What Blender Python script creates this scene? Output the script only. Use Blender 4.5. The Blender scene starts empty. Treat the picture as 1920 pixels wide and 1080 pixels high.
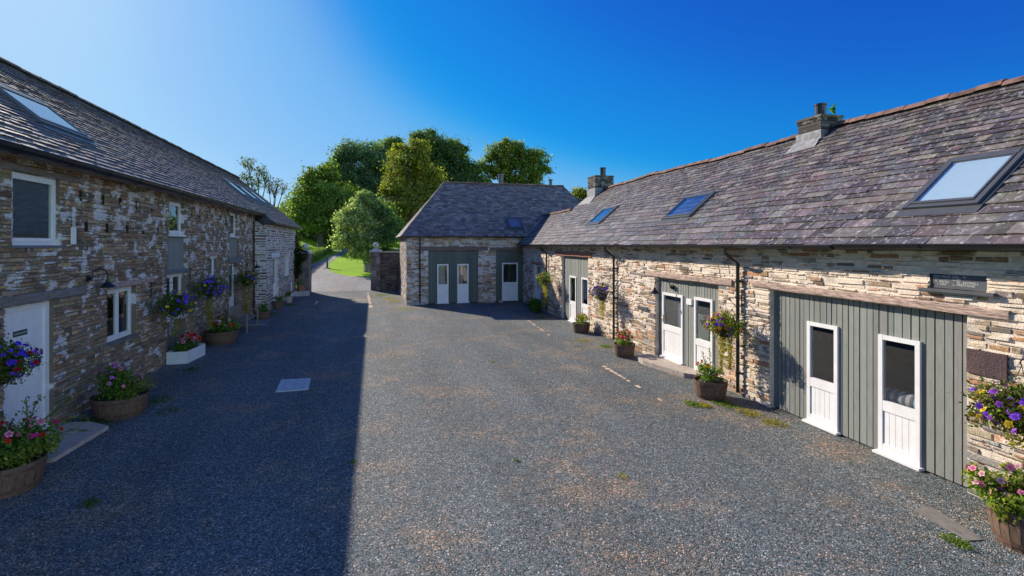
import bpy, math, random
import numpy as np
from math import sin, cos, pi, radians
from mathutils import Vector, Matrix
random.seed(7); rng = np.random.default_rng(7)
sc = bpy.context.scene
# ------------------------------------------------------------------ camera, sky, sun, exposure
YAW = radians(15.3)
cam = bpy.data.objects.new('camera', bpy.data.cameras.new('camera')); sc.collection.objects.link(cam)
cam.location = (0, 0, 3.3); cam.rotation_euler = (radians(90), 0, -YAW)
cam.data.sensor_width = 36; cam.data.lens = 17.81; cam.data.shift_y = -0.0427
cam.data.clip_start = 0.1; cam.data.clip_end = 3000
sc.camera = cam
SUN = Vector((-3.72, 6.2, 3.76)).normalized()
FILL_BOOST = 1.95
SUN_EL = math.asin(SUN.z); SUN_AZ = math.atan2(SUN.x, SUN.y)
w = bpy.data.worlds.new('World'); sc.world = w; w.use_nodes = True
wn = w.node_tree.nodes; wl = w.node_tree.links
sky = wn.new('ShaderNodeTexSky'); sky.sky_type = 'NISHITA'; sky.sun_disc = False
sky.sun_elevation = SUN_EL; sky.sun_rotation = SUN_AZ % (2*pi)
sky.air_density = 1.0; sky.dust_density = 0.6; sky.ozone_density = 2.5; sky.altitude = 100
# deep saturated blue away from the sun, as through a polariser: a tone curve per channel
sp_ = wn.new('ShaderNodeSeparateColor'); cb_ = wn.new('ShaderNodeCombineColor'); wl.new(sky.outputs[0], sp_.inputs[0])
def wm(op, a, b):
    m = wn.new('ShaderNodeMath'); m.operation = op
    for s_, v in zip(m.inputs, (a, b)):
        if isinstance(v, (int, float)): s_.default_value = v
        else: wl.new(v, s_)
    return m.outputs[0]
CURVES = ([(0, 0), (.063, .007), (.10, .0085), (.134, .014), (.16, .06), (.19, .125), (.248, .175), (.43, .29), (.5, .33), (1, .40)],
          [(0, 0), (.105, .094), (.145, .165), (.19, .225), (.26, .36), (.29, .385), (.42, .46), (.49, .51), (1, .53)],
          [(0, 0), (.10, .31), (.16, .43), (.24, .57), (.32, .66), (.45, .72), (1, .75)])
for ch_i, pts_ in enumerate(CURVES):
    fc_ = wn.new('ShaderNodeFloatCurve'); cv_ = fc_.mapping.curves[0]; cv_.points[0].location = pts_[0]; cv_.points[1].location = pts_[-1]
    for q_ in pts_[1:-1]: cv_.points.new(*q_)
    fc_.mapping.update(); wl.new(wm('MULTIPLY', sp_.outputs[ch_i], 0.0446), fc_.inputs['Value'])
    wl.new(wm('MULTIPLY', fc_.outputs[0], 7.35), cb_.inputs[ch_i])
# sky opposite the sun, and slightly overhead, boosted as added fill for shaded walls
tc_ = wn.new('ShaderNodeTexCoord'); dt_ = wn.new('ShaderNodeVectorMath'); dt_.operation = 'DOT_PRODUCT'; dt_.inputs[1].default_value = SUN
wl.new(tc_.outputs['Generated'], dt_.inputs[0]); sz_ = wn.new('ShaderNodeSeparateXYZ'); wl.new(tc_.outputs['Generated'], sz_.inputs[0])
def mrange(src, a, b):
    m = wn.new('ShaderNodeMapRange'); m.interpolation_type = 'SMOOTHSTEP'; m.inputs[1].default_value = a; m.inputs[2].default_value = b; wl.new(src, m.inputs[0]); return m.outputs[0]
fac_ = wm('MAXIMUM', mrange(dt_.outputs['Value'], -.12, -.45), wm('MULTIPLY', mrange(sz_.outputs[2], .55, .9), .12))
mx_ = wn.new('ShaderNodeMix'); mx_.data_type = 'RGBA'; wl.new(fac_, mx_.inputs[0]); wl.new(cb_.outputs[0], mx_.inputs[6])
fill_sky_ = wn.new('ShaderNodeVectorMath'); fill_sky_.operation = 'SCALE'; fill_sky_.inputs[3].default_value = FILL_BOOST; wl.new(sky.outputs[0], fill_sky_.inputs[0]); wl.new(fill_sky_.outputs[0], mx_.inputs[7])
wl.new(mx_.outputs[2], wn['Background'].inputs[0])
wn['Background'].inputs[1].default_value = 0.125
sl = bpy.data.lights.new('sun', 'SUN'); sl.energy = 5.0; sl.angle = radians(0.5); sl.color = (1, 0.895, 0.75)
so = bpy.data.objects.new('sun', sl); sc.collection.objects.link(so)
so.rotation_euler = SUN.to_track_quat('Z', 'Y').to_euler()
sc.view_settings.view_transform = 'Standard'; sc.view_settings.look = 'None'
sc.view_settings.exposure = 0.5; sc.view_settings.gamma = 1.0
sc.cycles.max_bounces = 6; sc.cycles.transparent_max_bounces = 6

# ------------------------------------------------------------------ materials
def nm(name):
    m = bpy.data.materials.new(name); m.use_nodes = True
    nt = m.node_tree; b = nt.nodes['Principled BSDF']
    return m, nt, nt.nodes, nt.links, b
def noise(nt, scale, detail=4, vec=None, rough=0.6, stretch=None):
    n = nt.nodes.new('ShaderNodeTexNoise'); n.inputs['Scale'].default_value = scale
    n.inputs['Detail'].default_value = detail; n.inputs['Roughness'].default_value = rough
    tc = nt.nodes.new('ShaderNodeTexCoord'); src = tc.outputs['Object']
    if stretch:
        mp = nt.nodes.new('ShaderNodeMapping'); mp.inputs['Scale'].default_value = stretch
        nt.links.new(src, mp.inputs[0]); src = mp.outputs[0]
    nt.links.new(src, n.inputs['Vector']); return n
def ramp(nt, fac, stops, interp='LINEAR'):
    r = nt.nodes.new('ShaderNodeValToRGB'); r.color_ramp.interpolation = interp
    el = r.color_ramp.elements
    while len(el) < len(stops): el.new(0.5)
    for e, (p, c) in zip(el, stops):
        e.position = p; e.color = tuple(c) + (1,) if hasattr(c, '__len__') else (c, c, c, 1)
    nt.links.new(fac, r.inputs[0]); return r
def mix(nt, fac, a, b, mode='MIX'):
    m = nt.nodes.new('ShaderNodeMix'); m.data_type = 'RGBA'; m.blend_type = mode
    for s, v in ((m.inputs[0], fac), (m.inputs[6], a), (m.inputs[7], b)):
        if isinstance(v, bpy.types.NodeSocket): nt.links.new(v, s)
        elif hasattr(v, '__len__'): s.default_value = tuple(v) + (1,)
        else: s.default_value = v
    return m.outputs[2]
def bump(nt, h, strength=0.5, dist=0.02):
    b = nt.nodes.new('ShaderNodeBump'); b.inputs['Strength'].default_value = strength
    b.inputs['Distance'].default_value = dist; nt.links.new(h, b.inputs['Height']); return b.outputs[0]
def attr(nt, name='Col'):
    a = nt.nodes.new('ShaderNodeAttribute'); a.attribute_name = name; return a
def simple(name, col, rough=0.6, metal=0, var=0.15, scale=8, bmp=0.0, spec=0.5, stretch=None):
    m, nt, N, L, b = nm(name)
    n = noise(nt, scale, 5, stretch=stretch)
    c = ramp(nt, n.outputs[0], [(0.3, [x*(1-var) for x in col]), (0.7, [min(1, x*(1+var)) for x in col])])
    L.new(c.outputs[0], b.inputs['Base Color'])
    b.inputs['Roughness'].default_value = rough; b.inputs['Metallic'].default_value = metal
    b.inputs['Specular IOR Level'].default_value = spec
    if bmp: L.new(bump(nt, n.outputs[0], bmp, 0.01), b.inputs['Normal'])
    return m
def stone_mat(name, lime, lo, hi, scale=1.3, stain=(0.10, 0.09, 0.07), stain_amt=0.35, amt=0.32, ztop=2.6, zamt=0.0):
    m, nt, N, L, b = nm(name)
    a = attr(nt)
    n1 = noise(nt, 26, 5, stretch=(1, 1, 2.2)); v = ramp(nt, n1.outputs[0], [(0.25, 0.55), (0.75, 1.35)])
    c = mix(nt, 1.0, a.outputs['Color'], v.outputs[0], 'MULTIPLY')
    n4 = noise(nt, 0.9, 4); st = ramp(nt, n4.outputs[0], [(0.5, 0.0), (0.68, stain_amt)])
    c = mix(nt, st.outputs[0], c, stain)
    n2 = noise(nt, scale, 7, rough=0.62, stretch=(1, 1, 1.3)); am = nt.nodes.new('ShaderNodeMath'); am.operation = 'MULTIPLY_ADD'; am.inputs[1].default_value = amt; L.new(a.outputs['Alpha'], am.inputs[0])
    sb = nt.nodes.new('ShaderNodeMath'); sb.operation = 'SUBTRACT'; sb.inputs[1].default_value = amt*.5; L.new(n2.outputs[0], sb.inputs[0]); L.new(sb.outputs[0], am.inputs[2])
    tz = nt.nodes.new('ShaderNodeTexCoord'); sz = nt.nodes.new('ShaderNodeSeparateXYZ'); L.new(tz.outputs['Object'], sz.inputs[0])
    mr = nt.nodes.new('ShaderNodeMapRange'); mr.inputs[1].default_value = 0.2; mr.inputs[2].default_value = ztop; mr.inputs[3].default_value = -zamt; mr.inputs[4].default_value = zamt*.6; L.new(sz.outputs[2], mr.inputs[0])
    az = nt.nodes.new('ShaderNodeMath'); az.operation = 'ADD'; L.new(am.outputs[0], az.inputs[0]); L.new(mr.outputs[0], az.inputs[1])
    k = ramp(nt, az.outputs[0], [(lo, 0.0), (hi, 0.9)])
    n5 = noise(nt, 14, 4); lc = ramp(nt, n5.outputs[0], [(0.3, [x*0.78 for x in lime]), (0.65, lime)])
    c = mix(nt, k.outputs[0], c, lc.outputs[0])
    L.new(c, b.inputs['Base Color']); b.inputs['Roughness'].default_value = 0.9
    b.inputs['Specular IOR Level'].default_value = 0.2
    n3 = noise(nt, 45, 6); L.new(bump(nt, n3.outputs[0], 0.7, 0.02), b.inputs['Normal'])
    return m
M = {}
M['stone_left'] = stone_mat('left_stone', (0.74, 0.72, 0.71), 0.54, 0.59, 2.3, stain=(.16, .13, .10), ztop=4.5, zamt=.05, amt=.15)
M['stone_right'] = stone_mat('right_stone', (0.90, 0.77, 0.63), 0.485, 0.555, 1.8, stain=(0.30, 0.19, 0.11), stain_amt=0.3, zamt=.09)
M['stone_wing'] = stone_mat('wing_stone', (0.68, 0.66, 0.63), 0.54, 0.60, 2.4)
M['stone_far'] = stone_mat('far_stone', (0.72, 0.68, 0.66), 0.52, 0.57, 2.4)
M['stone_gate'] = stone_mat('gate_stone', (0.30, 0.28, 0.26), 0.55, 0.75, 2.0)
def slate_mat(name, lichen, lo, hi, tint=1.0, rough=0.5):
    m, nt, N, L, b = nm(name)
    a = attr(nt); n1 = noise(nt, 9, 7, rough=0.7); v = ramp(nt, n1.outputs[0], [(0.25, 0.6*tint), (0.75, 1.4*tint)])
    c = mix(nt, 1.0, a.outputs['Color'], v.outputs[0], 'MULTIPLY')
    n2 = noise(nt, 12.0, 10, rough=0.8); k = ramp(nt, n2.outputs[0], [(lo, 0.0), (hi, 0.8)])
    c = mix(nt, k.outputs[0], c, lichen)
    n3 = noise(nt, 2.2, 8, rough=0.7); k3 = ramp(nt, n3.outputs[0], [(0.66, 0.0), (0.72, 0.7)])
    c = mix(nt, k3.outputs[0], c, (0.30, 0.30, 0.20))
    L.new(c, b.inputs['Base Color']); b.inputs['Roughness'].default_value = rough
    L.new(bump(nt, n1.outputs[0], 0.5, 0.012), b.inputs['Normal'])
    return m
M['slate_right'] = slate_mat('right_slate', (0.50, 0.48, 0.47), 0.54, 0.61)
M['slate_left'] = slate_mat('left_slate', (0.36, 0.34, 0.31), 0.56, 0.66, rough=.62)
M['slate_far'] = slate_mat('far_slate', (0.50, 0.50, 0.48), 0.56, 0.64, rough=.8)
M['ridge'] = simple('ridge_clay', (0.18, 0.10, 0.075), 0.9, var=0.75, scale=3, bmp=0.4)
M['chim'] = stone_mat('chimney_stone', (.26, .25, .22), .56, .63, 4.0, amt=.25)
M['ridge_dark'] = simple('ridge_weathered', (0.12, 0.11, 0.10), 0.8, var=0.4, scale=5, bmp=0.4)
M['black'] = simple('black_plastic', (0.012, 0.013, 0.016), 0.32, var=0.1)
M['iron'] = simple('black_iron', (0.015, 0.013, 0.012), 0.5, var=0.2)
M['rust'] = simple('rusty_iron', (0.10, 0.045, 0.025), 0.8, var=0.4, scale=20)
M['white'] = simple('white_paint', (0.79, 0.785, 0.77), 0.5, var=0.06, scale=5)
M['offwhite'] = simple('trough_paint', (0.66, 0.68, 0.68), 0.6, var=0.08, scale=6)
M['timber'] = simple('old_timber', (0.40, 0.29, 0.235), 0.9, var=0.75, scale=6, bmp=0.8, stretch=(8, 1, 9))
M['timber_grey'] = simple('grey_timber', (0.20, 0.18, 0.16), 0.85, var=0.4, scale=6, bmp=0.6, stretch=(8, 1, 9))
M['timber_red'] = simple('red_timber', (0.36, 0.15, 0.10), 0.85, var=0.45, scale=6, bmp=0.6, stretch=(8, 1, 9))
M['timber_x'] = simple('far_timber', (0.16, 0.11, 0.10), 0.85, var=0.4, scale=6, bmp=0.6, stretch=(1, 8, 9))
M['bench'] = simple('bench_wood', (0.21, 0.175, 0.14), 0.8, var=0.3, scale=14, bmp=0.3)
M['barrel'] = simple('barrel_oak', (0.14, 0.085, 0.055), 0.75, var=0.45, scale=9, bmp=0.5, stretch=(3, 3, 0.8))
M['hoop'] = simple('barrel_hoop', (0.11, 0.06, 0.045), 0.7, var=0.5, scale=12)
M['soil'] = simple('soil', (0.03, 0.02, 0.014), 1.0, var=0.4, scale=40)
M['slab'] = simple('paving_slab', (0.42, 0.35, 0.29), 0.9, var=0.25, scale=12, bmp=0.4)
M['slate_flat'] = simple('cut_slate', (0.075, 0.085, 0.10), 0.5, var=0.15, scale=6)
M['sill'] = simple('slate_sill', (0.14, 0.15, 0.16), 0.6, var=0.2)
M['slab_pale'] = simple('worn_concrete', (.44, .46, .46), .9, var=.2, scale=5)
M['lead'] = simple('lead', (0.22, 0.22, 0.23), 0.7, var=0.55, scale=7, bmp=0.2)
M['alu'] = simple('grey_aluminium', (0.075, 0.08, 0.085), 0.4, var=0.1)
M['render'] = simple('chimney_render', (0.20, 0.19, 0.18), 0.9, var=0.5, scale=5, bmp=0.8)
M['terracotta'] = simple('terracotta', (0.30, 0.13, 0.08), 0.85, var=0.25)
M['moss'] = simple('moss', (0.12, 0.13, 0.03), 1.0, var=0.5, scale=20, bmp=0.5)
M['brass'] = simple('brass', (0.6, 0.38, 0.1), 0.3, metal=1, var=0.05)
M['dark_green'] = simple('green_sign', (0.01, 0.035, 0.02), 0.4, var=0.05)
M['blue'] = simple('blue_sign', (0.015, 0.04, 0.30), 0.4, var=0.05)
M['lettering'] = simple('lettering', (0.62, 0.63, 0.62), 0.6, var=0.02)
M['plaster'] = simple('interior_plaster', (0.45, 0.43, 0.40), 0.9, var=0.05)
M['floor'] = simple('interior_floor', (0.16, 0.10, 0.06), 0.6, var=0.2)
M['blind'] = simple('blind', (0.20, 0.24, 0.25), 0.8, var=0.03)
M['curtain'] = simple('curtain', (0.55, 0.54, 0.52), 0.9, var=0.05)
M['cover_metal'] = simple('cover_concrete', (0.50, 0.52, 0.52), 0.8, var=0.1, scale=14)
M['green_post'] = simple('green_post', (0.02, 0.10, 0.09), 0.5, var=0.1)
M['bark'] = simple('bark', (0.075, 0.06, 0.045), 0.95, var=0.4, scale=6, bmp=0.6)
M['bark_pale'] = simple('pale_bark', (0.22, 0.20, 0.16), 0.95, var=0.4, scale=6, bmp=0.6)
# painted boards: colour from attribute, grain along z
def board_mat(name):
    m, nt, N, L, b = nm(name)
    a = attr(nt); n = noise(nt, 7, 6, stretch=(7, 7, 0.6), rough=0.7); v = ramp(nt, n.outputs[0], [(0.3, 0.78), (0.7, 1.18)])
    L.new(mix(nt, 1.0, a.outputs['Color'], v.outputs[0], 'MULTIPLY'), b.inputs['Base Color'])
    b.inputs['Roughness'].default_value = 0.65; L.new(bump(nt, n.outputs[0], 0.25, 0.004), b.inputs['Normal'])
    return m
M['boards'] = board_mat('grey_green_boards')
def glass_mat(name, tint=(0.75, 0.8, 0.8), base=0.15):
    m, nt, N, L, b = nm(name); N.remove(b)
    out = [n for n in N if n.type == 'OUTPUT_MATERIAL'][0]
    lw = N.new('ShaderNodeLayerWeight'); lw.inputs['Blend'].default_value = 0.5
    p = N.new('ShaderNodeMath'); p.operation = 'POWER'; p.inputs[1].default_value = 3.0; L.new(lw.outputs['Facing'], p.inputs[0])
    q = N.new('ShaderNodeMath'); q.operation = 'MULTIPLY_ADD'; q.inputs[1].default_value = 0.75; q.inputs[2].default_value = base
    L.new(p.outputs[0], q.inputs[0])
    t = N.new('ShaderNodeBsdfTransparent'); t.inputs[0].default_value = tint + (1,)
    g = N.new('ShaderNodeBsdfGlossy'); g.inputs['Roughness'].default_value = 0.01
    mx = N.new('ShaderNodeMixShader'); L.new(q.outputs[0], mx.inputs[0]); L.new(t.outputs[0], mx.inputs[1]); L.new(g.outputs[0], mx.inputs[2])
    L.new(mx.outputs[0], out.inputs[0]); return m
M['glass'] = glass_mat('window_glass')
M['skyglass'] = glass_mat('skylight_glass', (0.90, 0.97, 1.0), 0.32)
M['skyblind'] = simple('skylight_blind', (0.72, 0.84, 0.86), 0.8, var=0.02)
def leaf_mat(name, tr=0.35):
    m, nt, N, L, b = nm(name); a = attr(nt)
    L.new(a.outputs['Color'], b.inputs['Base Color']); b.inputs['Roughness'].default_value = 0.6
    b.inputs['Specular IOR Level'].default_value = 0.15
    t = N.new('ShaderNodeBsdfTranslucent'); c = mix(nt, 1.0, a.outputs['Color'], (1.3, 1.5, 0.5), 'MULTIPLY'); L.new(c, t.inputs[0])
    mx = N.new('ShaderNodeMixShader'); mx.inputs[0].default_value = tr
    out = [n for n in N if n.type == 'OUTPUT_MATERIAL'][0]
    L.new(b.outputs[0], mx.inputs[1]); L.new(t.outputs[0], mx.inputs[2]); L.new(mx.outputs[0], out.inputs[0]); return m
M['leaf'] = leaf_mat('leaves', 0.5); M['petal'] = leaf_mat('petals', 0.2)
def gravel_mat(name, stops, warm, scale=70.0, warm_amt=0.75):
    m, nt, N, L, b = nm(name)
    tc = N.new('ShaderNodeTexCoord')
    vo = N.new('ShaderNodeTexVoronoi'); vo.inputs['Scale'].default_value = scale; L.new(tc.outputs['Object'], vo.inputs['Vector'])
    sp = N.new('ShaderNodeSeparateColor'); L.new(vo.outputs['Color'], sp.inputs[0])
    c = ramp(nt, sp.outputs[0], stops, 'CONSTANT').outputs[0]
    n1 = noise(nt, 0.5, 9, rough=0.78); k = ramp(nt, n1.outputs[0], [(0.5, 0.0), (0.62, warm_amt)])
    c = mix(nt, k.outputs[0], c, mix(nt, 1.0, c, warm, 'MULTIPLY'))
    n2 = noise(nt, 0.8, 6, stretch=(1.0, .16, 1), rough=.6); k2 = ramp(nt, n2.outputs[0], [(0.3, 0.76), (0.7, 1.2)])
    c = mix(nt, 1.0, c, k2.outputs[0], 'MULTIPLY')
    n6 = noise(nt, 9, 5); k6 = ramp(nt, n6.outputs[0], [(0.3, 0.8), (0.7, 1.2)]); c = mix(nt, 1.0, c, k6.outputs[0], 'MULTIPLY')
    L.new(c, b.inputs['Base Color']); b.inputs['Roughness'].default_value = 0.75; b.inputs['Specular IOR Level'].default_value = 0.3
    ad = N.new('ShaderNodeMath'); ad.operation = 'SUBTRACT'; L.new(sp.outputs[1], ad.inputs[0]); L.new(vo.outputs['Distance'], ad.inputs[1])
    L.new(bump(nt, ad.outputs[0], 1.0, 0.012), b.inputs['Normal']); return m
M['gravel'] = gravel_mat('yard_gravel', [(0, (0.035, 0.046, 0.048)), (0.22, (0.085, 0.113, 0.122)), (0.5, (0.145, 0.178, 0.184)), (0.76, (0.24, 0.27, 0.27)), (0.92, (0.30, 0.20, 0.14)), (0.965, (0.62, 0.56, 0.50))], (2.1, 1.4, .95))
M['drive'] = gravel_mat('drive_gravel', [(0, (0.14, 0.14, 0.145)), (0.3, (0.22, 0.215, 0.215)), (0.6, (0.29, 0.28, 0.275)), (0.9, (0.38, 0.35, 0.33))], (1.2, 1.05, 0.9), 30)
def grass_mat():
    m, nt, N, L, b = nm('lawn_grass')
    n = noise(nt, 14, 7, rough=0.8); c = ramp(nt, n.outputs[0], [(0.3, (0.17, 0.34, 0.005)), (0.7, (0.33, 0.54, 0.012))])
    n2 = noise(nt, 0.35, 4); k = ramp(nt, n2.outputs[0], [(0.4, 0.85), (0.65, 1.15)])
    L.new(mix(nt, 1.0, c.outputs[0], k.outputs[0], 'MULTIPLY'), b.inputs['Base Color'])
    b.inputs['Roughness'].default_value = 0.9; b.inputs['Specular IOR Level'].default_value = 0.1
    L.new(bump(nt, n.outputs[0], 0.6, 0.03), b.inputs['Normal']); return m
M['grass'] = grass_mat()

# ------------------------------------------------------------------ mesh helpers
COL = sc.collection
class MB:
    def __init__(s): s.v = []; s.f = []; s.c = []
    def poly(s, pts, col=(0.5, 0.5, 0.5)):
        n = len(s.v); s.v.extend(pts); s.f.append(tuple(range(n, n+len(pts)))); s.c.append(col)
    def box(s, fm, u0, u1, d0, d1, z0, z1, col=(0.5, 0.5, 0.5)):
        n = len(s.v)
        for a in (u0, u1):
            for b_ in (d0, d1):
                for c in (z0, z1): s.v.append(fm(a, b_, c))
        for q in ((0, 1, 3, 2), (4, 6, 7, 5), (0, 4, 5, 1), (2, 3, 7, 6), (0, 2, 6, 4), (1, 5, 7, 3)):
            s.f.append(tuple(n+i for i in q)); s.c.append(col)
    def tube(s, pts, rad, n=8, col=(0.5, 0.5, 0.5), caps=True):
        pts = [Vector(p) for p in pts]
        if not hasattr(rad, '__len__'): rad = [rad]*len(pts)
        base = len(s.v); up = None
        for i, p in enumerate(pts):
            t = (pts[min(i+1, len(pts)-1)] - pts[max(i-1, 0)]).normalized()
            if up is None: up = t.orthogonal().normalized()
            a = (up - t*up.dot(t)).normalized(); up = a; b_ = t.cross(a)
            for k in range(n):
                th = 2*pi*k/n; s.v.append(tuple(p + (a*cos(th)+b_*sin(th))*rad[i]))
        for i in range(len(pts)-1):
            for k in range(n):
                k2 = (k+1) % n; q = base+i*n
                s.f.append((q+k, q+k2, q+n+k2, q+n+k)); s.c.append(col)
        if caps:
            s.f.append(tuple(base+k for k in range(n))[::-1]); s.c.append(col)
            q = base+(len(pts)-1)*n; s.f.append(tuple(q+k for k in range(n))); s.c.append(col)
    def lathe(s, c, prof, n=20, col=(0.5, 0.5, 0.5), axis='z'):
        base = len(s.v)
        for r, z in prof:
            for k in range(n):
                th = 2*pi*k/n; s.v.append((c[0]+r*cos(th), c[1]+r*sin(th), c[2]+z))
        for i in range(len(prof)-1):
            for k in range(n):
                k2 = (k+1) % n; q = base+i*n
                s.f.append((q+k, q+k2, q+n+k2, q+n+k)); s.c.append(col)
    def build(s, name, mat, parent=None, smooth=False):
        me = bpy.data.meshes.new(name); me.from_pydata(s.v, [], s.f); me.update()
        a = me.attributes.new('Col', 'FLOAT_COLOR', 'FACE')
        a.data.foreach_set('color', np.array([tuple(c)+(.5,) if len(c) == 3 else tuple(c) for c in s.c], dtype=np.float32).ravel())
        if smooth: me.shade_smooth()
        me.materials.append(M[mat] if isinstance(mat, str) else mat)
        o = bpy.data.objects.new(name, me); COL.objects.link(o)
        if parent: o.parent = parent
        return o
def thing(name, label, cat, loc=(0, 0, 0), rz=0, group=None):
    o = bpy.data.objects.new(name, None); COL.objects.link(o); o.empty_display_size = 0.3
    o.location = loc; o.rotation_euler = (0, 0, rz); o['label'] = label; o['category'] = cat
    if group: o['group'] = group
    return o
def tag(o, label, cat, group=None, kind=None):
    o['label'] = label; o['category'] = cat
    if group: o['group'] = group
    if kind: o['kind'] = kind
    return o
I3 = lambda x, y, z: (x, y, z)
def vary(c, a=0.2):
    k = 1+random.uniform(-a, a); return tuple(max(0, x*k*(1+random.uniform(-a, a)*0.25)) for x in c)
# kite leaves; C centres, Dn leaf direction, Nn normal, S size, K colour
def leaves_mesh(name, C, D, Nn, S, K, mat, parent=None, asp=0.5, fold=0.12):
    C = np.asarray(C, dtype=np.float64); n = len(C)
    D = D/np.linalg.norm(D, axis=1, keepdims=True)
    X = np.cross(D, Nn); X /= np.linalg.norm(X, axis=1, keepdims=True)+1e-9; Z = np.cross(X, D)
    S = np.asarray(S)[:, None]
    V = np.empty((n, 4, 3)); V[:, 0] = C-D*S*0.5; V[:, 1] = C+X*S*asp*0.5+Z*S*fold; V[:, 2] = C+D*S*0.5; V[:, 3] = C-X*S*asp*0.5+Z*S*fold
    me = bpy.data.meshes.new(name); me.vertices.add(n*4); me.vertices.foreach_set('co', V.ravel())
    me.loops.add(n*4); me.loops.foreach_set('vertex_index', np.arange(n*4, dtype=np.int32))
    me.polygons.add(n); me.polygons.foreach_set('loop_start', np.arange(0, n*4, 4, dtype=np.int32))
    me.update(calc_edges=True)
    a = me.attributes.new('Col', 'FLOAT_COLOR', 'FACE')
    a.data.foreach_set('color', np.concatenate([np.asarray(K), np.ones((n, 1))], axis=1).astype(np.float32).ravel())
    me.materials.append(M[mat]); o = bpy.data.objects.new(name, me); COL.objects.link(o)
    if parent: o.parent = parent
    return o
def rand_unit(n):
    v = rng.normal(size=(n, 3)); return v/np.linalg.norm(v, axis=1, keepdims=True)
def pick(n, pal, var=0.25):
    pal = np.array(pal); k = pal[rng.integers(0, len(pal), n)]
    return np.clip(k*(1+rng.uniform(-var, var, (n, 1))), 0, 1)

# ------------------------------------------------------------------ wall / roof builders
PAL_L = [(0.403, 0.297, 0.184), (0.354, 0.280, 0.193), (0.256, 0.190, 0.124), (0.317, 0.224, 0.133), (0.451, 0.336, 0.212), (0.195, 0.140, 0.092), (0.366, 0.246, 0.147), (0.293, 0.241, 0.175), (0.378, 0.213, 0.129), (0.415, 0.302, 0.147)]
PAL_R = [(0.55, 0.33, 0.18), (0.48, 0.25, 0.14), (0.62, 0.50, 0.36), (0.30, 0.28, 0.26), (0.36, 0.27, 0.18), (0.30, 0.235, 0.17), (0.45, 0.36, 0.25), (0.24, 0.20, 0.165), (0.40, 0.32, 0.25), (0.33, 0.21, 0.13), (0.50, 0.42, 0.33)]
PAL_W = [(0.156, 0.112, 0.086), (0.208, 0.150, 0.112), (0.104, 0.080, 0.069), (0.250, 0.169, 0.112)]
PAL_F = [(0.333, 0.187, 0.110), (0.471, 0.266, 0.132), (0.235, 0.141, 0.099), (0.580, 0.312, 0.132), (0.315, 0.234, 0.165)]
def wall_part(mb, fm, u0, u1, z0, z1, ops, mortar, pal, rowh=(0.05, 0.13), sw=(0.12, 0.5), gap=0.016, prot=0.03, stones=True, rev=0.3, topfn=None, jit=1.0, skip=0.0):
    """backing face cut round the openings, reveals, and coursed rubble stones"""
    us = sorted({u0, u1, *[o[0] for o in ops], *[o[1] for o in ops]}); zs = sorted({z0, z1, *[o[2] for o in ops], *[o[3] for o in ops]})
    us = [u for u in us if u0 <= u <= u1]; zs = [z for z in zs if z0 <= z <= z1]
    for a, b in zip(us, us[1:]):
        for c, d in zip(zs, zs[1:]):
            m1, m2 = (a+b)/2, (c+d)/2
            if any(o[0] < m1 < o[1] and o[2] < m2 < o[3] for o in ops): continue
            mb.poly([fm(a, 0, c), fm(b, 0, c), fm(b, 0, d), fm(a, 0, d)], mortar)
    for o in ops:
        a, b, c, d = o[:4]; r = -(o[4] if len(o) > 4 else rev); k = vary(mortar, 0.1)
        if len(o) > 5: k = (.05, .04, .035)  # sides and back of small recesses painted dark to stand in for shade
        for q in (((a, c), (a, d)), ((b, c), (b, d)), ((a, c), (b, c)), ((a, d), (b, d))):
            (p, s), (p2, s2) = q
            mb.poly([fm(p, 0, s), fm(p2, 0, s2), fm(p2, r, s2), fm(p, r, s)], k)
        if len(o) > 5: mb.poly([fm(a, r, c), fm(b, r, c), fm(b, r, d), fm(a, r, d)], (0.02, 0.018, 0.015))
    if not stones: return
    z = z0
    while z < z1-0.02:
        h = min(random.uniform(*rowh), z1-z)
        lo, hi = z, z+h
        blocks = sorted([(o[0]-0.004, o[1]+0.004) for o in ops if o[2] < hi-0.01 and o[3] > lo+0.01])
        segs = []; p = u0
        for a, b in blocks:
            if a > p: segs.append((p, a))
            p = max(p, b)
        if p < u1: segs.append((p, u1))
        for a, b in segs:
            u = a
            while u < b-0.03:
                wd = random.uniform(*sw)*(0.6+h*5)
                e = u+wd
                if b-e < 0.1: e = b
                if random.random() >= skip:
                    zz0, zz1 = lo+gap*0.5, hi-gap*0.5
                    if topfn and zz1 > topfn((u+e)/2): u = e; continue
                    g = gap*0.5 if random.random() < 0.8 else gap*1.2
                    x0, x1 = u+(g if u > a else 0.0), e-(g if e < b else 0.0)
                    t = random.uniform(0.25, 1)*prot; j = lambda s=1.0: random.uniform(-1, 1)*0.008*jit*s
                    dz = j(1.2)
                    outer = [(x0, zz0+dz), (x1, zz0+dz+j()), (x1, zz1+dz), (x0, zz1+dz+j())]
                    if e < b: outer[1] = (outer[1][0]+j(), outer[1][1])
                    bv = 0.007
                    cx, cz = (x0+x1)/2, (zz0+zz1)/2
                    inner = [(px+(bv if px < cx else -bv), pz+(bv if pz < cz else -bv)) for px, pz in outer]
                    tt = [t+random.uniform(-1, 1)*0.004*jit for _ in range(4)]
                    col = vary(random.choice(pal), 0.3)+(random.random(),)
                    O = [fm(px, 0.001, pz) for px, pz in outer]; Nn = [fm(px, tk, pz) for (px, pz), tk in zip(inner, tt)]
                    n = len(mb.v); mb.v.extend(O+Nn)
                    for k in range(4):
                        k2 = (k+1) % 4; mb.f.append((n+k, n+k2, n+4+k2, n+4+k)); mb.c.append(col)
                    mb.f.append((n+4, n+5, n+6, n+7)); mb.c.append(col)
                u = e
        z += h
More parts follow.
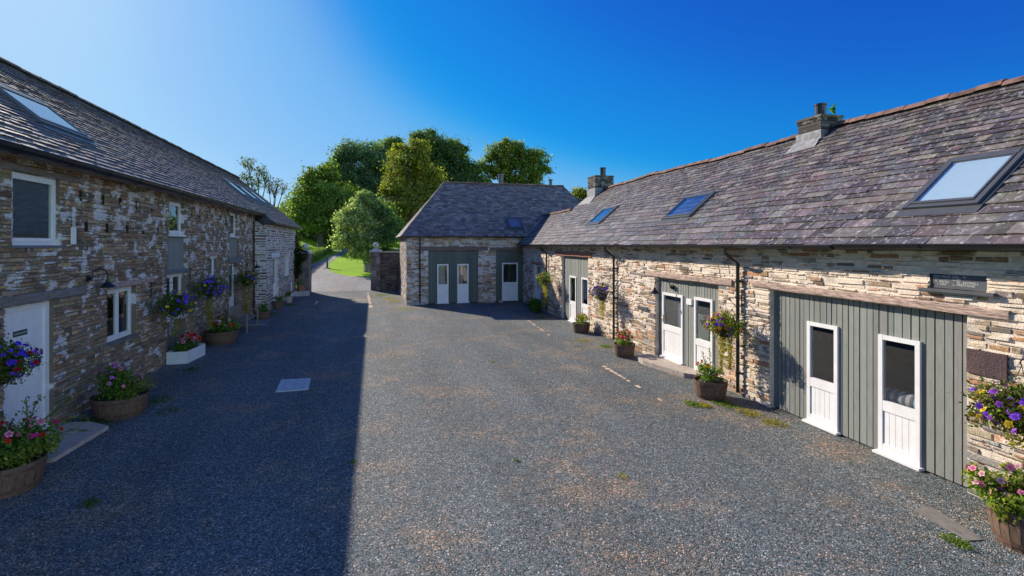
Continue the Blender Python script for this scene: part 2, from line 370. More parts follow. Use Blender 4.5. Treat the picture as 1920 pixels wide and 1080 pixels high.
def slates(mb, rm, lo, hi, S, expo, width, pal, th=0.011, base=(0.03, 0.03, 0.035), skipf=None):
    """slates with real thickness; lo(s), hi(s) bound each course"""
    mb.poly([rm(lo(0), 0, -.004), rm(hi(0), 0, -.004), rm(hi(S), S, -.055), rm(lo(S), S, -.055)], base)
    s = -0.03; row = 0
    while s < S-0.01:
        ex = expo(s/S)*random.uniform(.82, 1.18); e = min(s+ex, S)
        u = lo(max(s, 0))-random.uniform(0, 0.3); H = hi(max(s, 0))
        while u < H:
            wd = random.uniform(*width(s/S)); v = u+wd
            a, b = max(u, lo(max(s, 0))), min(v, hi(max(s, 0)))
            a2, b2 = max(u, lo(e)), min(v, hi(e))
            if b-a > 0.02:
                if b2 < a2: a2 = b2 = (max(min(a, hi(e)), lo(e)))
                t = th*random.uniform(0.8, 1.6); ds = random.uniform(-0.012, 0.01)-(0.03 if random.random() < .02 else 0)
                col = vary(random.choice(pal), 0.35); g = 0.003
                n = len(mb.v)
                mb.v += [rm(a+g, s+ds, t+0.004), rm(b-g, s+ds+random.uniform(-.004, .004), t+0.004), rm(b2-g, e+0.01, 0.003), rm(a2+g, e+0.01, 0.003), rm(a+g, s+ds, 0.0005), rm(b-g, s+ds, 0.0005)]
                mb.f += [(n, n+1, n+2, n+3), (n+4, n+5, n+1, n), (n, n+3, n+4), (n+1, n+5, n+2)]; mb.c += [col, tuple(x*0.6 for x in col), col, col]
            u = v
        s = e; row += 1
def gutter(parent, fm, u0, u1, d, z, r=0.06, step=1.9):
    mb = MB(); n = 7
    def prof(rr, k): th = pi+pi*k/(n-1); return d+rr*cos(th), z+rr*sin(th)
    for rr, a, b in [(r, u0, u1)]+[(r+0.008, u-0.03, u+0.03) for u in np.arange(u0+0.9, u1-0.1, step)]:
        for k in range(n-1):
            (d1, z1), (d2, z2) = prof(rr, k), prof(rr, k+1)
            mb.poly([fm(a, d1, z1), fm(b, d1, z1), fm(b, d2, z2), fm(a, d2, z2)])
            if rr > r: 
                for q in (a, b): mb.poly([fm(q, d1, z1), fm(q, d2, z2), fm(q, d, z)])
        for sgn in (-1, 1): mb.box(fm, a, b, d+sgn*rr-0.006, d+sgn*rr+0.006, z-0.01, z+0.008)
    for q in (u0, u1): mb.poly([fm(q, *prof(r, k)) for k in range(n)])
    return mb.build('gutter', 'black', parent)
def downpipe(parent, fm, u, d0, ztop, z1=0.08, d1=0.09, r=0.038):
    mb = MB()
    mb.tube([fm(u, d0, ztop), fm(u, d0, ztop-0.12), fm(u, (d0+d1)/2, ztop-0.24), fm(u, d1, ztop-0.34), fm(u, d1, z1+0.1), fm(u, d1+0.0, z1)], r, 10)
    for zz in np.arange(0.5, ztop-0.4, 1.0): mb.tube([fm(u, d1, zz-0.03), fm(u, d1, zz+0.03)], r+0.01, 10); mb.box(fm, u-0.07, u+0.07, 0.0, 0.03, zz-0.015, zz+0.015)
    return mb.build('downpipe', 'black', parent)
def lintel(parent, fm, u0, u1, z0, z1, d=0.035, mat='timber', tilt=0.0, name='lintel'):
    mb = MB(); n = 10; back = -0.28
    rows = []
    for i in range(n+1):
        u = u0+(u1-u0)*i/n; o = tilt*(i/n-0.5)
        j = lambda s: random.uniform(-s, s)
        rows.append([fm(u, back, z0+o+j(.004)), fm(u, d-0.01, z0+o+j(.008)), fm(u, d+j(.006), z0+o+0.02+j(.008)), fm(u, d+j(.006), z1+o-0.02+j(.008)), fm(u, d-0.015, z1+o+j(.008)), fm(u, back, z1+o)])
    for r1, r2 in zip(rows, rows[1:]):
        for k in range(6): k2 = (k+1) % 6; mb.poly([r1[k], r2[k], r2[k2], r1[k2]])
    mb.poly(rows[0]); mb.poly(rows[-1])
    return mb.build(name, mat, parent)
GG = (0.225, 0.238, 0.215)
def cladding(parent, fm, u0, u1, z0, z1, holes=(), d=-0.10, name='timber_cladding', col=GG, bw=(0.09, 0.145)):
    mb = MB()
    us = sorted({u0, u1, *[h[0] for h in holes], *[h[1] for h in holes]}); zs = sorted({z0, z1, *[h[2] for h in holes], *[h[3] for h in holes]})
    for a, b in zip(us, us[1:]):
        for c, e in zip(zs, zs[1:]):
            if any(h[0] < (a+b)/2 < h[1] and h[2] < (c+e)/2 < h[3] for h in holes): continue
            mb.poly([fm(a, d-0.02, c), fm(b, d-0.02, c), fm(b, d-0.02, e), fm(a, d-0.02, e)], (0.02, 0.022, 0.02))
    u = u0
    while u < u1-0.02:
        wd = random.uniform(*bw); v = min(u+wd, u1)
        if u1-v < 0.05: v = u1
        g = 0.009; k = vary(col, 0.15); t = d+random.uniform(-0.004, 0.005)
        hs_ = [h for h in holes if h[0] < v-0.01 and h[1] > u+0.01]
        if not hs_: mb.box(fm, u+g, v-g, d-0.018, t, z0, z1, k)
        else:
            h = hs_[0]
            for (a, b, c, e) in ((u+g, v-g, h[3], z1), (u+g, v-g, z0, h[2]), (u+g, min(v-g, h[0]), h[2], h[3]), (max(u+g, h[1]), v-g, h[2], h[3])):
                if b-a > 0.01 and e-c > 0.01: mb.box(fm, a, b, d-0.018, t, c, e, k)
        u = v
    return mb.build(name, 'boards', parent)
def half_glazed_door(parent, fm, u0, u1, z0, z1, d=-0.085, gfrac=0.56, handle=None, arch=False, name='door', sill=True):
    mb = MB(); W = u1-u0; st = min(0.072, W*0.12); zt = z1; zm = z0+(z1-z0)*(1-gfrac)
    e = 0.002
    mb.box(fm, u0, u0+st, d-0.05, d+0.02, z0, z1); mb.box(fm, u1-st, u1, d-0.05, d+0.02, z0, z1)
    mb.box(fm, u0+st, u1-st, d-0.048, d+0.018, z1-st, z1-e); mb.box(fm, u0+st, u1-st, d-0.048, d+0.018, zm-0.16, zm)
    mb.box(fm, u0+st, u1-st, d-0.048, d+0.018, z0+e, z0+0.13)
    n = max(3, int((W-2*st)/0.1)); bw_ = (W-2*st)/n
    for i in range(n): mb.box(fm, u0+st+i*bw_+0.004, u0+st+(i+1)*bw_-0.004, d-0.04, d+0.002, z0+0.13, zm-0.16)
    mb.box(fm, u0+st, u1-st, d-0.045, d-0.01, z0+0.13, zm-0.16)
    dr = mb.build(name, 'white', parent)
    g = MB(); g.poly([fm(u0+st, d-0.015, zm), fm(u1-st, d-0.015, zm), fm(u1-st, d-0.015, z1-st), fm(u0+st, d-0.015, z1-st)]); g.build('glass_pane', 'glass', dr)
    if sill:
        s = MB(); s.box(fm, u0-0.04, u1+0.04, d-0.05, d+0.09, z0-0.04, z0-0.003); s.build('threshold', 'white', dr)
    if handle is not None:
        h = MB(); hu = u0+0.06 if handle < 0 else u1-0.06
        h.box(fm, hu-0.02, hu+0.02, d+0.021, d+0.03, 0.95+z0, 1.15+z0); h.tube([fm(hu, d+0.03, z0+1.08), fm(hu, d+0.07, z0+1.08), fm(hu-handle*0.1, d+0.07, z0+1.08)], 0.009, 6)
        h.build('handle', 'brass', dr)
    return dr
def casement(parent, fm, u0, u1, z0, z1, d=-0.12, lights=2, sill='slate', blind=False, mid=None):
    mb = MB(); f = 0.06
    mb.box(fm, u0, u0+f, d-0.06, d+0.02, z0, z1); mb.box(fm, u1-f, u1, d-0.06, d+0.02, z0, z1)
    mb.box(fm, u0+f, u1-f, d-0.058, d+0.018, z1-f, z1-0.001); mb.box(fm, u0+f, u1-f, d-0.058, d+0.018, z0+0.001, z0+f)
    wl_ = (u1-u0-2*f)/lights
    for i in range(lights):
        a = u0+f+i*wl_; b = a+wl_; s = 0.05; p = 0.032
        mb.box(fm, a+.003, a+s, d-0.03, d+p, z0+f+.002, z1-f-.002); mb.box(fm, b-s, b-.003, d-0.03, d+p, z0+f+.002, z1-f-.002)
        mb.box(fm, a+s, b-s, d-0.03, d+p-.002, z1-f-s, z1-f-.003); mb.box(fm, a+s, b-s, d-0.03, d+p-.002, z0+f+.003, z0+f+s+0.015)
    w_ = mb.build('window', 'white', parent)
    g = MB()
    g.poly([fm(u0+f, d+0.0, z0+f), fm(u1-f, d+0.0, z0+f), fm(u1-f, d+0.0, z1-f), fm(u0+f, d+0.0, z1-f)]); g.build('glass_pane', 'glass', w_)
    s = MB(); s.box(fm, u0-0.06, u1+0.06, d-0.05, 0.05, z0-0.045, z0-0.002); s.build('sill', 'sill' if sill == 'slate' else 'white', w_)
    if blind:
        b = MB(); k = z0+f+0.02
        while k < z1-f: b.poly([fm(u0+f, d-0.05, k), fm(u1-f, d-0.05, k), fm(u1-f, d-0.03, k+0.028), fm(u0+f, d-0.03, k+0.028)]); k += 0.03
        b.build('blind', 'blind', w_)
    return w_
def skylight(parent, rm, u0, u1, s0, s1, h=0.07, w_=0.09, blind=True, apron=0.16):
    mb = MB(); f = rm
    def bx(a, b, c, e, h0, h1): mb.box(lambda u, hh, s: f(u, s, hh), a, b, h0, h1, c, e)
    bx(u0, u0+w_, s0, s1, 0.0, h); bx(u1-w_, u1, s0, s1, 0.0, h)
    bx(u0+w_, u1-w_, s1-w_*1.7, s1, 0.0, h+0.01); bx(u0+w_, u1-w_, s0, s0+w_, 0.0, h-0.005)
    i = w_+0.012
    bx(u0+i, u0+i+0.03, s0+i, s1-w_*1.7-.01, 0.02, h+0.012); bx(u1-i-0.03, u1-i, s0+i, s1-w_*1.7-.01, 0.02, h+0.012)
    bx(u0+i+.03, u1-i-.03, s0+i, s0+i+0.05, 0.02, h+0.01)
    bx(u0-0.05, u0-0.002, s0-0.02, s1+0.05, 0.004, 0.035); bx(u1+0.002, u1+0.05, s0-0.02, s1+0.05, 0.004, 0.035)
    o = mb.build('skylight', 'alu', parent)
    a = MB(); a.box(lambda u, hh, s: f(u, s, hh), u0-0.05, u1+0.05, 0.012, 0.028, s0-apron, s0-0.003); a.build('flashing', 'alu', o)
    g = MB(); g.poly([f(u0+w_, s0+w_, h-0.006), f(u1-w_, s0+w_, h-0.006), f(u1-w_, s1-w_*1.7, h-0.006), f(u0+w_, s1-w_*1.7, h-0.006)]); g.build('glass_pane', 'skyglass', o)
    if blind:
        b = MB(); b.poly([f(u0+w_, s0+w_, 0.044), f(u1-w_, s0+w_, 0.044), f(u1-w_, s1-w_*1.7, 0.044), f(u0+w_, s1-w_*1.7, 0.044)]); b.build('blind', 'skyblind', o)
    return o
def ridge_tiles(parent, pts0, pts1, r=0.11, step=0.42, mat='ridge', sag=None):
    mb = MB(); a, b = Vector(pts0), Vector(pts1); L = (b-a).length; t = (b-a)/L; side = t.cross(Vector((0, 0, 1))).normalized()
    n = max(1, int(L/step))
    for i in range(n):
        p, q = a+t*(L*i/n+0.004), a+t*(L*(i+1)/n-0.004); dz = random.uniform(-0.012, 0.016)+(sag((p.y+q.y)/2) if sag else 0); k = vary((0.5,)*3, 0.2)
        ar = [(side*cos(th)*r*1.25+Vector((0, 0, 1))*(sin(th)*r-0.05+dz)) for th in np.linspace(0, pi, 7)]
        for x, y in zip(ar, ar[1:]): mb.poly([tuple(p+x), tuple(q+x), tuple(q+y), tuple(p+y)], k)
        mb.poly([tuple(p+x) for x in ar], k); mb.poly([tuple(q+x) for x in ar], k)
    return mb.build('ridge_tiles', mat, parent)
def text_mesh(name, body, size, parent, mtx, mat='lettering', ext=0.002, align='LEFT'):
    cu = bpy.data.curves.new(name, 'FONT'); cu.body = body; cu.size = size; cu.extrude = ext; cu.align_x = align; cu.space_character = 1.1
    ob = bpy.data.objects.new(name+'_tmp', cu); COL.objects.link(ob)
    dg = bpy.context.evaluated_depsgraph_get(); me = bpy.data.meshes.new_from_object(ob.evaluated_get(dg)); bpy.data.objects.remove(ob)
    me.transform(mtx); me.materials.clear(); me.materials.append(M[mat])
    o = bpy.data.objects.new(name, me); COL.objects.link(o); o.parent = parent; return o
def basis(x, y, z, p): 
    m = Matrix.Identity(4)
    for i, v in enumerate((x, y, z, p)):
        for k in range(3): m[k][i] = v[k]
    return m

# ------------------------------------------------------------------ terrain
def gz(y): return float(np.interp(y, [-900, 33, 34, 35, 37, 95, 140, 900], [0, 0, 0.01, 0.04, 0.15, 3.63, 5.0, 16.0]))
YB = [33, 34, 35, 37, 95, 140]
def struct(name, mb, mat): o = mb.build(name, mat); o['kind'] = 'structure'; return o
mb = MB(); ys = [-900, -200, -40, 0]+YB+[400, 900]; xs = [-900, -300, -60, 0, 60, 300, 900]
for a, b in zip(ys, ys[1:]):
    for c, d in zip(xs, xs[1:]): mb.poly([(c, a, gz(a)), (d, a, gz(a)), (d, b, gz(b)), (c, b, gz(b))])
struct('ground', mb, 'grass')
mb = MB(); ys = [-14, 0, 10, 20, 30, 33, 34, 35, 36.6]
for a, b in zip(ys, ys[1:]): mb.poly([(-5.6, a, gz(a)+.006), (9.2, a, gz(a)+.006), (9.2, b, gz(b)+.006), (-5.6, b, gz(b)+.006)])
struct('gravel_yard', mb, 'gravel')
mb = MB()
def bank(x, y): return gz(y)+.008+min(1.4, .3*max(0, -7.0-x))*max(0, min(1, (y-48)/16))
for a in np.arange(48, 97, 3.5):
    for c in np.arange(-40, -7.4, 2.2):
        c2 = min(c+2.2, -7.0); mb.poly([(c, a, bank(c, a)), (c2, a, bank(c2, a)), (c2, a+3.5, bank(c2, a+3.5)), (c, a+3.5, bank(c, a+3.5))])
struct('lawn_bank', mb, 'grass')
LE = ([33, 37, 45, 53, 58.6, 65.6, 74.6, 78], [-4.9, -4.9, -6.2, -6.3, -5.7, -5.05, -4.1, -4.1])
RE = ([33, 35, 36.3, 43.2, 44.2, 45.2, 49, 52.8, 58.5, 68, 74.6, 78], [2.2, 1.6, 1.6, 1.5, -.9, -2.5, -3.9, -4.35, -4.45, -3.7, -3.0, -3.0])
mb = MB(); ys = [36.2, 36.6, 37]+list(np.arange(38, 75.1, 0.75))
for a, b in zip(ys, ys[1:]):
    p = lambda T, y: float(np.interp(y, *T))+0.10*sin(y*2.1)+0.06*sin(y*5.3)
    mb.poly([(p(LE, a), a, gz(a)+.012), (p(RE, a), a, gz(a)+.012), (p(RE, b), b, gz(b)+.012), (p(LE, b), b, gz(b)+.012)])
mb.poly([(-6.5, 74.0, gz(74)+.016), (8, 75.5, gz(75.5)+.016), (8, 79, gz(79)+.016), (-6.5, 77.5, gz(77.5)+.016)])
struct('drive', mb, 'drive')
# flush stone edging set in the gravel
mb = MB()
def edging(pts, n, w0=0.09, keep=0.75):
    for i in range(n):
        if random.random() > keep: continue
        t = (i+0.5)/n; p = Vector(pts[0]).lerp(Vector(pts[1]), t); d = (Vector(pts[1])-Vector(pts[0])); L = d.length/n*random.uniform(.5, .95); d.normalize(); s = Vector((-d.y, d.x, 0))*w0*random.uniform(.4, 1)*.5; d = d*L*.5
        q = [p+d+s*random.uniform(.5, 1.2), p-d+s*random.uniform(.5, 1.2), p-d-s, p+d-s*random.uniform(.5, 1.2)]; z = gz(p.y)
        mb.poly([(v.x, v.y, z+.016) for v in q], vary((.4, .35, .3)))
        for k in range(4): a, b = q[k], q[(k+1) % 4]; mb.poly([(a.x, a.y, z+.016), (b.x, b.y, z+.016), (b.x, b.y, z), (a.x, a.y, z)])
edging([(-.35, 35.6, 0), (-.12, 27.2, 0)], 22, 0.2, 0.9); edging([(6.5, 21.6, 0), (6.1, 16.8, 0)], 20, 0.10, 0.6)
edging([(6.0, 12.6, 0), (5.95, 11.4, 0)], 5, 0.16, .8); edging([(5.95, 11.4, 0), (5.85, 9.4, 0)], 8, 0.12, .6); edging([(-3.13, 32.7, 0), (-3.07, 29.4, 0)], 5, .22, .6)
M['kerb'] = simple('sandstone', (0.62, 0.46, 0.32), 0.9, var=.3, scale=9)
struct('kerb_stones', mb, 'kerb')

# ------------------------------------------------------------------ RIGHT BARN
T40 = math.tan(radians(40)); c40, s40 = cos(radians(40)), sin(radians(40))
RB = thing('stone_barn', 'long single-storey cream stone barn with purple slate roof on the sunny side', 'barn', (7.45, 0, 0), -radians(1.72))
fr = lambda u, d, z: (-d, u, z)
def placeR(u, d, z=0):
    a = radians(1.72); x, y = -d, u
    return (7.45+x*cos(a)+y*sin(a), -x*sin(a)+y*cos(a), z)
opsR = [(4.89, 8.48, 0, 2.38), (10.12, 13.0, 0, 2.36), (18.08, 21.15, 0, 2.79), (24.39, 25.6, 0, 2.24), (4.66, 5.37, 2.68, 2.89, 0.045, 1)]
mb = MB()
LM = (0.66, 0.58, 0.48)
wall_part(mb, fr, 0.5, 27.9, 0, 3.24, opsR, LM, PAL_R, rowh=(0.035, 0.115), sw=(0.12, 0.5), gap=0.022, prot=0.030, jit=1.5, rev=0.3, skip=0.08)
mb.box(fr, 4.42, 4.87, 0.0, 0.045, 1.62, 1.93, (0.10, 0.065, 0.07, -1.2))
# back, ends and gables (plain)
mb.poly([fr(0.5, -6.6, 0), fr(27.9, -6.6, 0), fr(27.9, -6.6, 3.24), fr(0.5, -6.6, 3.24)], LM)
for u in (0.5, 24.5): mb.poly([fr(u, 0, 0), fr(u, -6.6, 0), fr(u, -6.6, 3.25), fr(u, -3.3, 6.0), fr(u, 0, 3.25)], LM)
mb.build('wall', 'stone_right', RB)
mb = MB(); mb.poly([fr(0.5, -0.3, 0.03), fr(27.9, -0.3, 0.03), fr(27.9, -6.5, 0.03), fr(0.5, -6.5, 0.03)]); mb.build('floor', 'floor', RB)
sagR = lambda u: .028*sin(u*.75+.6)+.014*sin(u*2.1)
rmR = lambda u, s, h: (-.35+s*c40-h*s40, u, 3.3+s*s40+h*c40+sagR(u)*s/4.35)
PR = [(0.109, 0.092, 0.076), (0.051, 0.042, 0.042), (0.169, 0.145, 0.126), (0.097, 0.076, 0.076), (0.071, 0.054, 0.058), (0.135, 0.115, 0.105), (0.093, 0.088, 0.097), (0.101, 0.069, 0.069), (0.151, 0.130, 0.116), (0.059, 0.048, 0.050)]
SR = 3.33/c40
mb = MB()
slates(mb, rmR, lambda s: 0.3, lambda s: 24.6, SR, lambda t: 0.235-0.10*t, lambda t: (0.22, 0.55) if t < 0.35 else (0.18, 0.42), PR, th=0.018)
SL = 2.11/c40
slates(mb, rmR, lambda s: 24.6, lambda s: 29.6, SL, lambda t: 0.2-0.06*t, lambda t: (0.2, 0.42), PR, th=0.018)
# far slopes and verge
mb.poly([(2.98, 0.3, 6.09), (2.98, 24.6, 6.09), (6.9, 24.6, 2.9), (6.9, 0.3, 2.9)], PR[0])
mb.poly([(1.76, 24.6, 5.07), (1.76, 29.6, 5.07), (4.2, 29.6, 3.1), (4.2, 24.6, 3.1)], PR[0])
mb.poly([rmR(24.6, 0, -.02), rmR(24.6, SR, -.02), (6.9, 24.6, 2.9)], PR[1]); mb.poly([rmR(.3, 0, 0), rmR(29.6, 0, 0), (0, 29.6, 3.2), (0, .3, 3.2)], (.1, .08, .06))
roofR = mb.build('roof', 'slate_right', RB)
ridge_tiles(roofR, (2.98, 0.3, 6.12), (2.98, 9.75, 6.12), sag=sagR); ridge_tiles(roofR, (2.98, 10.7, 6.12), (2.98, 23.3, 6.12), sag=sagR); ridge_tiles(roofR, (1.76, 24.6, 5.10), (1.76, 29.3, 5.10))
gutter(RB, fr, 0.5, 6.55, 0.40, 3.30); gutter(RB, fr, 6.6, 12.7, 0.40, 3.275); gutter(RB, fr, 12.75, 27.4, 0.40, 3.26, step=1.4)
for u in (9.33, 15.6, 23.15): downpipe(RB, fr, u, 0.40, 3.22)
lintel(RB, fr, 4.40, 8.95, 2.385, 2.51, 0.05, 'timber', tilt=0.05); lintel(RB, fr, 9.6, 13.5, 2.365, 2.51, 0.05, 'timber'); lintel(RB, fr, 17.7, 21.9, 2.80, 2.98, 0.05, 'timber_red'); lintel(RB, fr, 24.1, 26.0, 2.25, 2.37, 0.05, 'timber_red')
dA, dB, dM1, dM2, dC, dD = (6.96, 7.62, .06, 1.88), (5.56, 6.21, .05, 1.88), (11.72, 12.74, .16, 1.95), (10.45, 11.2, .11, 1.97), (19.59, 20.36, .05, 1.96), (18.24, 18.98, .1, 1.97)
cladding(RB, fr, 4.89, 8.48, 0.03, 2.38, [dA, dB]); cladding(RB, fr, 10.12, 13.0, 0.05, 2.36, [dM1, dM2]); cladding(RB, fr, 18.08, 21.15, 0.03, 2.79, [dC, dD])
for q in (dA, dB, dM2, dC, dD): half_glazed_door(RB, fr, *q)
d_ = half_glazed_door(RB, fr, *dM1, handle=1, gfrac=0.5)
mb = MB(); mb.poly([fr(12.1, -.3, .9), fr(12.9, -.3, .9), fr(12.9, -.3, 1.95), fr(12.1, -.3, 1.95)]); mb.build('blind', 'blind', d_)  # grey sheet added behind half the pane so the glass looks lighter
mb = MB(); mb.poly([fr(10.9, -.5, .7), fr(12.1, -.5, .7), fr(12.1, -.5, 1.95), fr(10.9, -.5, 1.95)]); mb.build('curtain', 'blind', RB)  # second added sheet, lightens the glass of the neighbouring door
o = half_glazed_door(RB, fr, 24.45, 25.55, .05, 2.2, handle=1); o['label'] = 'pale blue-grey half glazed door in the shaded corner'
skylight(RB, rmR, 4.92, 5.95, 0.80, 2.05, w_=.07); skylight(RB, rmR, 12.05, 13.5, 1.12, 2.22, w_=.07, blind=False); skylight(RB, rmR, 18.3, 19.65, 1.18, 2.3, w_=.07, blind=False)
mb = MB(); mb.box(fr, 11.30, 11.52, -0.098, -0.05, 1.74, 1.89); mb.build('alarm_box', 'white', RB)
def chimney(parent, x0, x1, u0, u1, z0, z1, flue, fh, fr_=0.13, mat='chim'):
    mb = MB()
    z = z0
    while z < z1-0.02:
        h = min(random.uniform(.08, .14), z1-z); j = random.uniform(0, .03)
        mb.box(I3, x0+j, x1-j, u0+j, u1-j, z, z+h-0.008, vary((.075, .065, .055), .5)+(random.random(),)); z += h
    mb.box(I3, x0+.04, x1-.04, u0+.04, u1-.04, z0-0.02, z1-0.01, (.15, .14, .13)); mb.box(I3, x0-.012, x1+.012, u0-.012, u1+.012, z1-.05, z1+.01, (.12, .11, .09, .6))
    c = mb.build('chimney', mat, parent)
    f = MB(); f.lathe((flue[0], flue[1], z1), [(fr_, 0), (fr_, fh-0.04), (fr_+.015, fh-.04), (fr_+.015, fh), (fr_*.8, fh), (fr_*.8, fh-.2), (0, fh-.2)], 18); f.build('flue', 'black', c)
    return c
ch = chimney(RB, 2.6, 3.25, 9.84, 10.58, 5.4, 6.42, (2.9, 10.15), .34, .13)
mb = MB(); mb.box(I3, 2.585, 2.8, 9.825, 10.595, 5.6, 6.06)
mb.poly([rmR(9.74, 3.5, .025), rmR(10.7, 3.5, .025), rmR(10.595, 3.86, .07), rmR(9.825, 3.86, .07)]); mb.build('lead_flashing', 'lead', ch)
ch = chimney(RB, 2.45, 3.45, 23.2, 24.2, 5.3, 6.72, (2.95, 23.4), .42, .14)
mb = MB(); mb.box(I3, 2.43, 3.47, 23.18, 24.22, 5.4, 6.1); mb.poly([rmR(22.9, 3.1, .02), rmR(24.5, 3.1, .02), rmR(24.22, 3.68, .06), rmR(23.18, 3.68, .06)]); mb.build('lead_flashing', 'lead', ch)
mb = MB(); mb.poly([(-.37, 27.15, 3.34), (-.22, 27.3, 3.42), (1.86, 29.3, 5.16), (1.7, 29.3, 5.12)]); mb.build('valley_lead', 'lead', RB)
# carved plaque, name plates
m_out = lambda u, d, z: basis((0, -1, 0), (0, 0, 1), (-1, 0, 0), (-d, u, z))
px, py, _ = placeR(5.0, 0, 0)
PL = thing('slate_plaque', 'dark slate date plaque with carved names set over the right-hand timber bay', 'plaque', (7.45, 0, 0), -radians(1.72))
mb = MB(); mb.box(fr, 4.67, 5.36, -0.04, -0.02, 2.69, 2.88); mb.build('slab', 'slate_flat', PL)
mb = MB(); mb.box(fr, 4.53, 5.45, 0.0, 0.10, 2.645, 2.682); mb.build('sill', 'slate_flat', PL)
for body, u, z in (('J.J.H. FECIT 1994 - 95', 5.33, 2.838), ('CUM', 5.08, 2.803), ('T. SMITH', 5.31, 2.768), ('W. SAYWELL', 5.03, 2.768), ('I. HAY', 5.28, 2.733), ('L. PRESTIDGE', 5.08, 2.733)):
    text_mesh('lettering', body, 0.042, PL, m_out(u, -0.019, z), ext=0.001)
NP = thing('name_plate', 'small dark slate name plate left of the open lantern-lit bay with two doors', 'sign', (7.45, 0, 0), -radians(1.72))
NP['label'] = 'small dark slate name plate on the sunny wall beside the stepped doorway'
mb = MB(); mb.box(fr, 13.38, 14.0, 0.03, 0.05, 1.32, 1.42); mb.build('plate', 'slate_flat', NP)
mb = MB(); mb.box(fr, 13.42, 13.96, 0.0505, 0.052, 1.345, 1.395); mb.build('face', 'alu', NP)

def swan_lamp(fm, root_loc, rz, u, z, label, along=0, k=1.0):
    t = thing('wall_lamp', label, 'lamp', root_loc, rz, 'black swan-neck wall lamps')
    mb = MB(); mb.tube([fm(u, 0.0, z), fm(u, 0.04, z)], 0.07, 14); mb.tube([fm(u, 0.04, z), fm(u, 0.09, z)], 0.035, 10); mb.build('wall_mount', 'black', t)
    mb = MB(); P = [fm(u+along*(0.17-0.17*cos(a))*k, 0.09+0.14*(1-cos(a))*k, z+0.02+0.17*sin(a)) for a in np.linspace(0, pi, 12)]
    P.append(fm(u+along*0.34*k, .09+0.28*k, z-0.04)); mb.tube([fm(u, 0.05, z)]+P, 0.013, 8); mb.build('swan_neck', 'black', t)
    mb = MB(); c = fm(u+along*0.34*k, .09+0.28*k, z-0.06)
    mb.lathe(c, [(0.0, 0.03), (0.03, 0.02), (0.04, -0.03), (0.07, -0.06), (0.13, -0.12), (0.15, -0.135), (0.145, -0.14), (0.06, -0.06), (0, -0.05)], 20); mb.build('lamp_shade', 'black', t)
    b = MB(); b.lathe(c, [(0, -.05), (.03, -.06), (.035, -.09), (0, -.12)], 12); b.build('bulb', 'white', t)
    return t
swan_lamp(lambda u, d, z: (-d+.09, u, z), (7.45, 0, 0), -radians(1.72), 12.2, 2.13, 'black swan-neck lamp above the sunlit white door with brass handle', 1)

# inside the near bay: a sofa with a striped cushion seen through the door glass
SF = thing('sofa', 'grey sofa back standing inside behind the glazed door', 'sofa', placeR(6.35, -.32), -radians(1.72))
mb = MB(); mb.box(I3, .12, .95, -1.0, 1.0, .12, .45); mb.build('seat', 'blind', SF)
mb = MB(); mb.box(I3, -.1, .12, -1.0, 1.0, .1, .78); mb.build('backrest', 'blind', SF)
m, nt, N, L, b = nm('striped_fabric'); M['stripe'] = m
L.new(attr(nt).outputs['Color'], b.inputs['Base Color']); b.inputs['Roughness'].default_value = .9
mb = MB(); ux, uy, _ = placeR(5.85, -0.62)
for i in range(30):
    a = -.45+i*.03; k = (.55, .56, .58) if i % 4 < 2 else ((.10, .16, .24) if i % 4 == 2 else (.30, .16, .16))
    r = lambda q: .12*(1-abs(q/.47)**6)**.5 if abs(q) < .47 else .02
    mb.tube([(0, a, 0), (0, a+.03, 0)], [r(a), r(a+.03)], 16, k, caps=False)
cu = mb.build('cushion', 'stripe'); cu.location = (*placeR(6.02, -.29)[:2], .90); tag(cu, 'blue and white striped cushion lying behind the glass of the nearest door', 'cushion')

# ------------------------------------------------------------------ LEFT BARN
LB = thing('stone_barn', 'tall two-storey brown stone barn with patchy limewash and pigeon holes, in shade', 'barn', (-5.5, 0, 0))
fl = lambda u, d, z: (d, u, z)
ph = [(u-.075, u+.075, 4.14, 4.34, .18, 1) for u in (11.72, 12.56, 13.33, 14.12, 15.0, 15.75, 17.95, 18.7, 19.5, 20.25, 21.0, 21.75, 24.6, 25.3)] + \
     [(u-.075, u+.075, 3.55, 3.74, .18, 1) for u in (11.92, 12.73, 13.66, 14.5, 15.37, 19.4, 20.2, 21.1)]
opsL = [(9.78, 11.05, 3.28, 4.47), (16.15, 17.3, 3.57, 4.52), (16.0, 17.5, 2.56, 3.525), (15.97, 17.45, 0, 2.46), (22.4, 23.5, 3.62, 4.58), (22.3, 23.7, 2.75, 3.575), (22.2, 23.4, 0, 2.54),
        (12.73, 14.12, 1.15, 2.32), (19.79, 20.55, 2.12, 2.9), (9.6, 10.86, 0, 2.32)] + ph
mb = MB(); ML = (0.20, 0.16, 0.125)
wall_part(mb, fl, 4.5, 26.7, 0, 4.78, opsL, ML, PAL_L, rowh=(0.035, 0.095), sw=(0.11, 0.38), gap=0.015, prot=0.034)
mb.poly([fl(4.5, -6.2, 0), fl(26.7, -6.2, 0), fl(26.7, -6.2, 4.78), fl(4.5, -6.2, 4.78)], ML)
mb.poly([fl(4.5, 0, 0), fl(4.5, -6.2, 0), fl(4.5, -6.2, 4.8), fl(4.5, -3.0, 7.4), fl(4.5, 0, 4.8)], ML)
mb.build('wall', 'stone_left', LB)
rmL = lambda u, s, h: (.35-s*c40+h*s40, u, 4.8+s*s40+h*c40)
PLs = [(0.160, 0.137, 0.128), (0.122, 0.108, 0.106), (0.191, 0.162, 0.141), (0.139, 0.122, 0.123), (0.170, 0.127, 0.119)]
mb = MB()
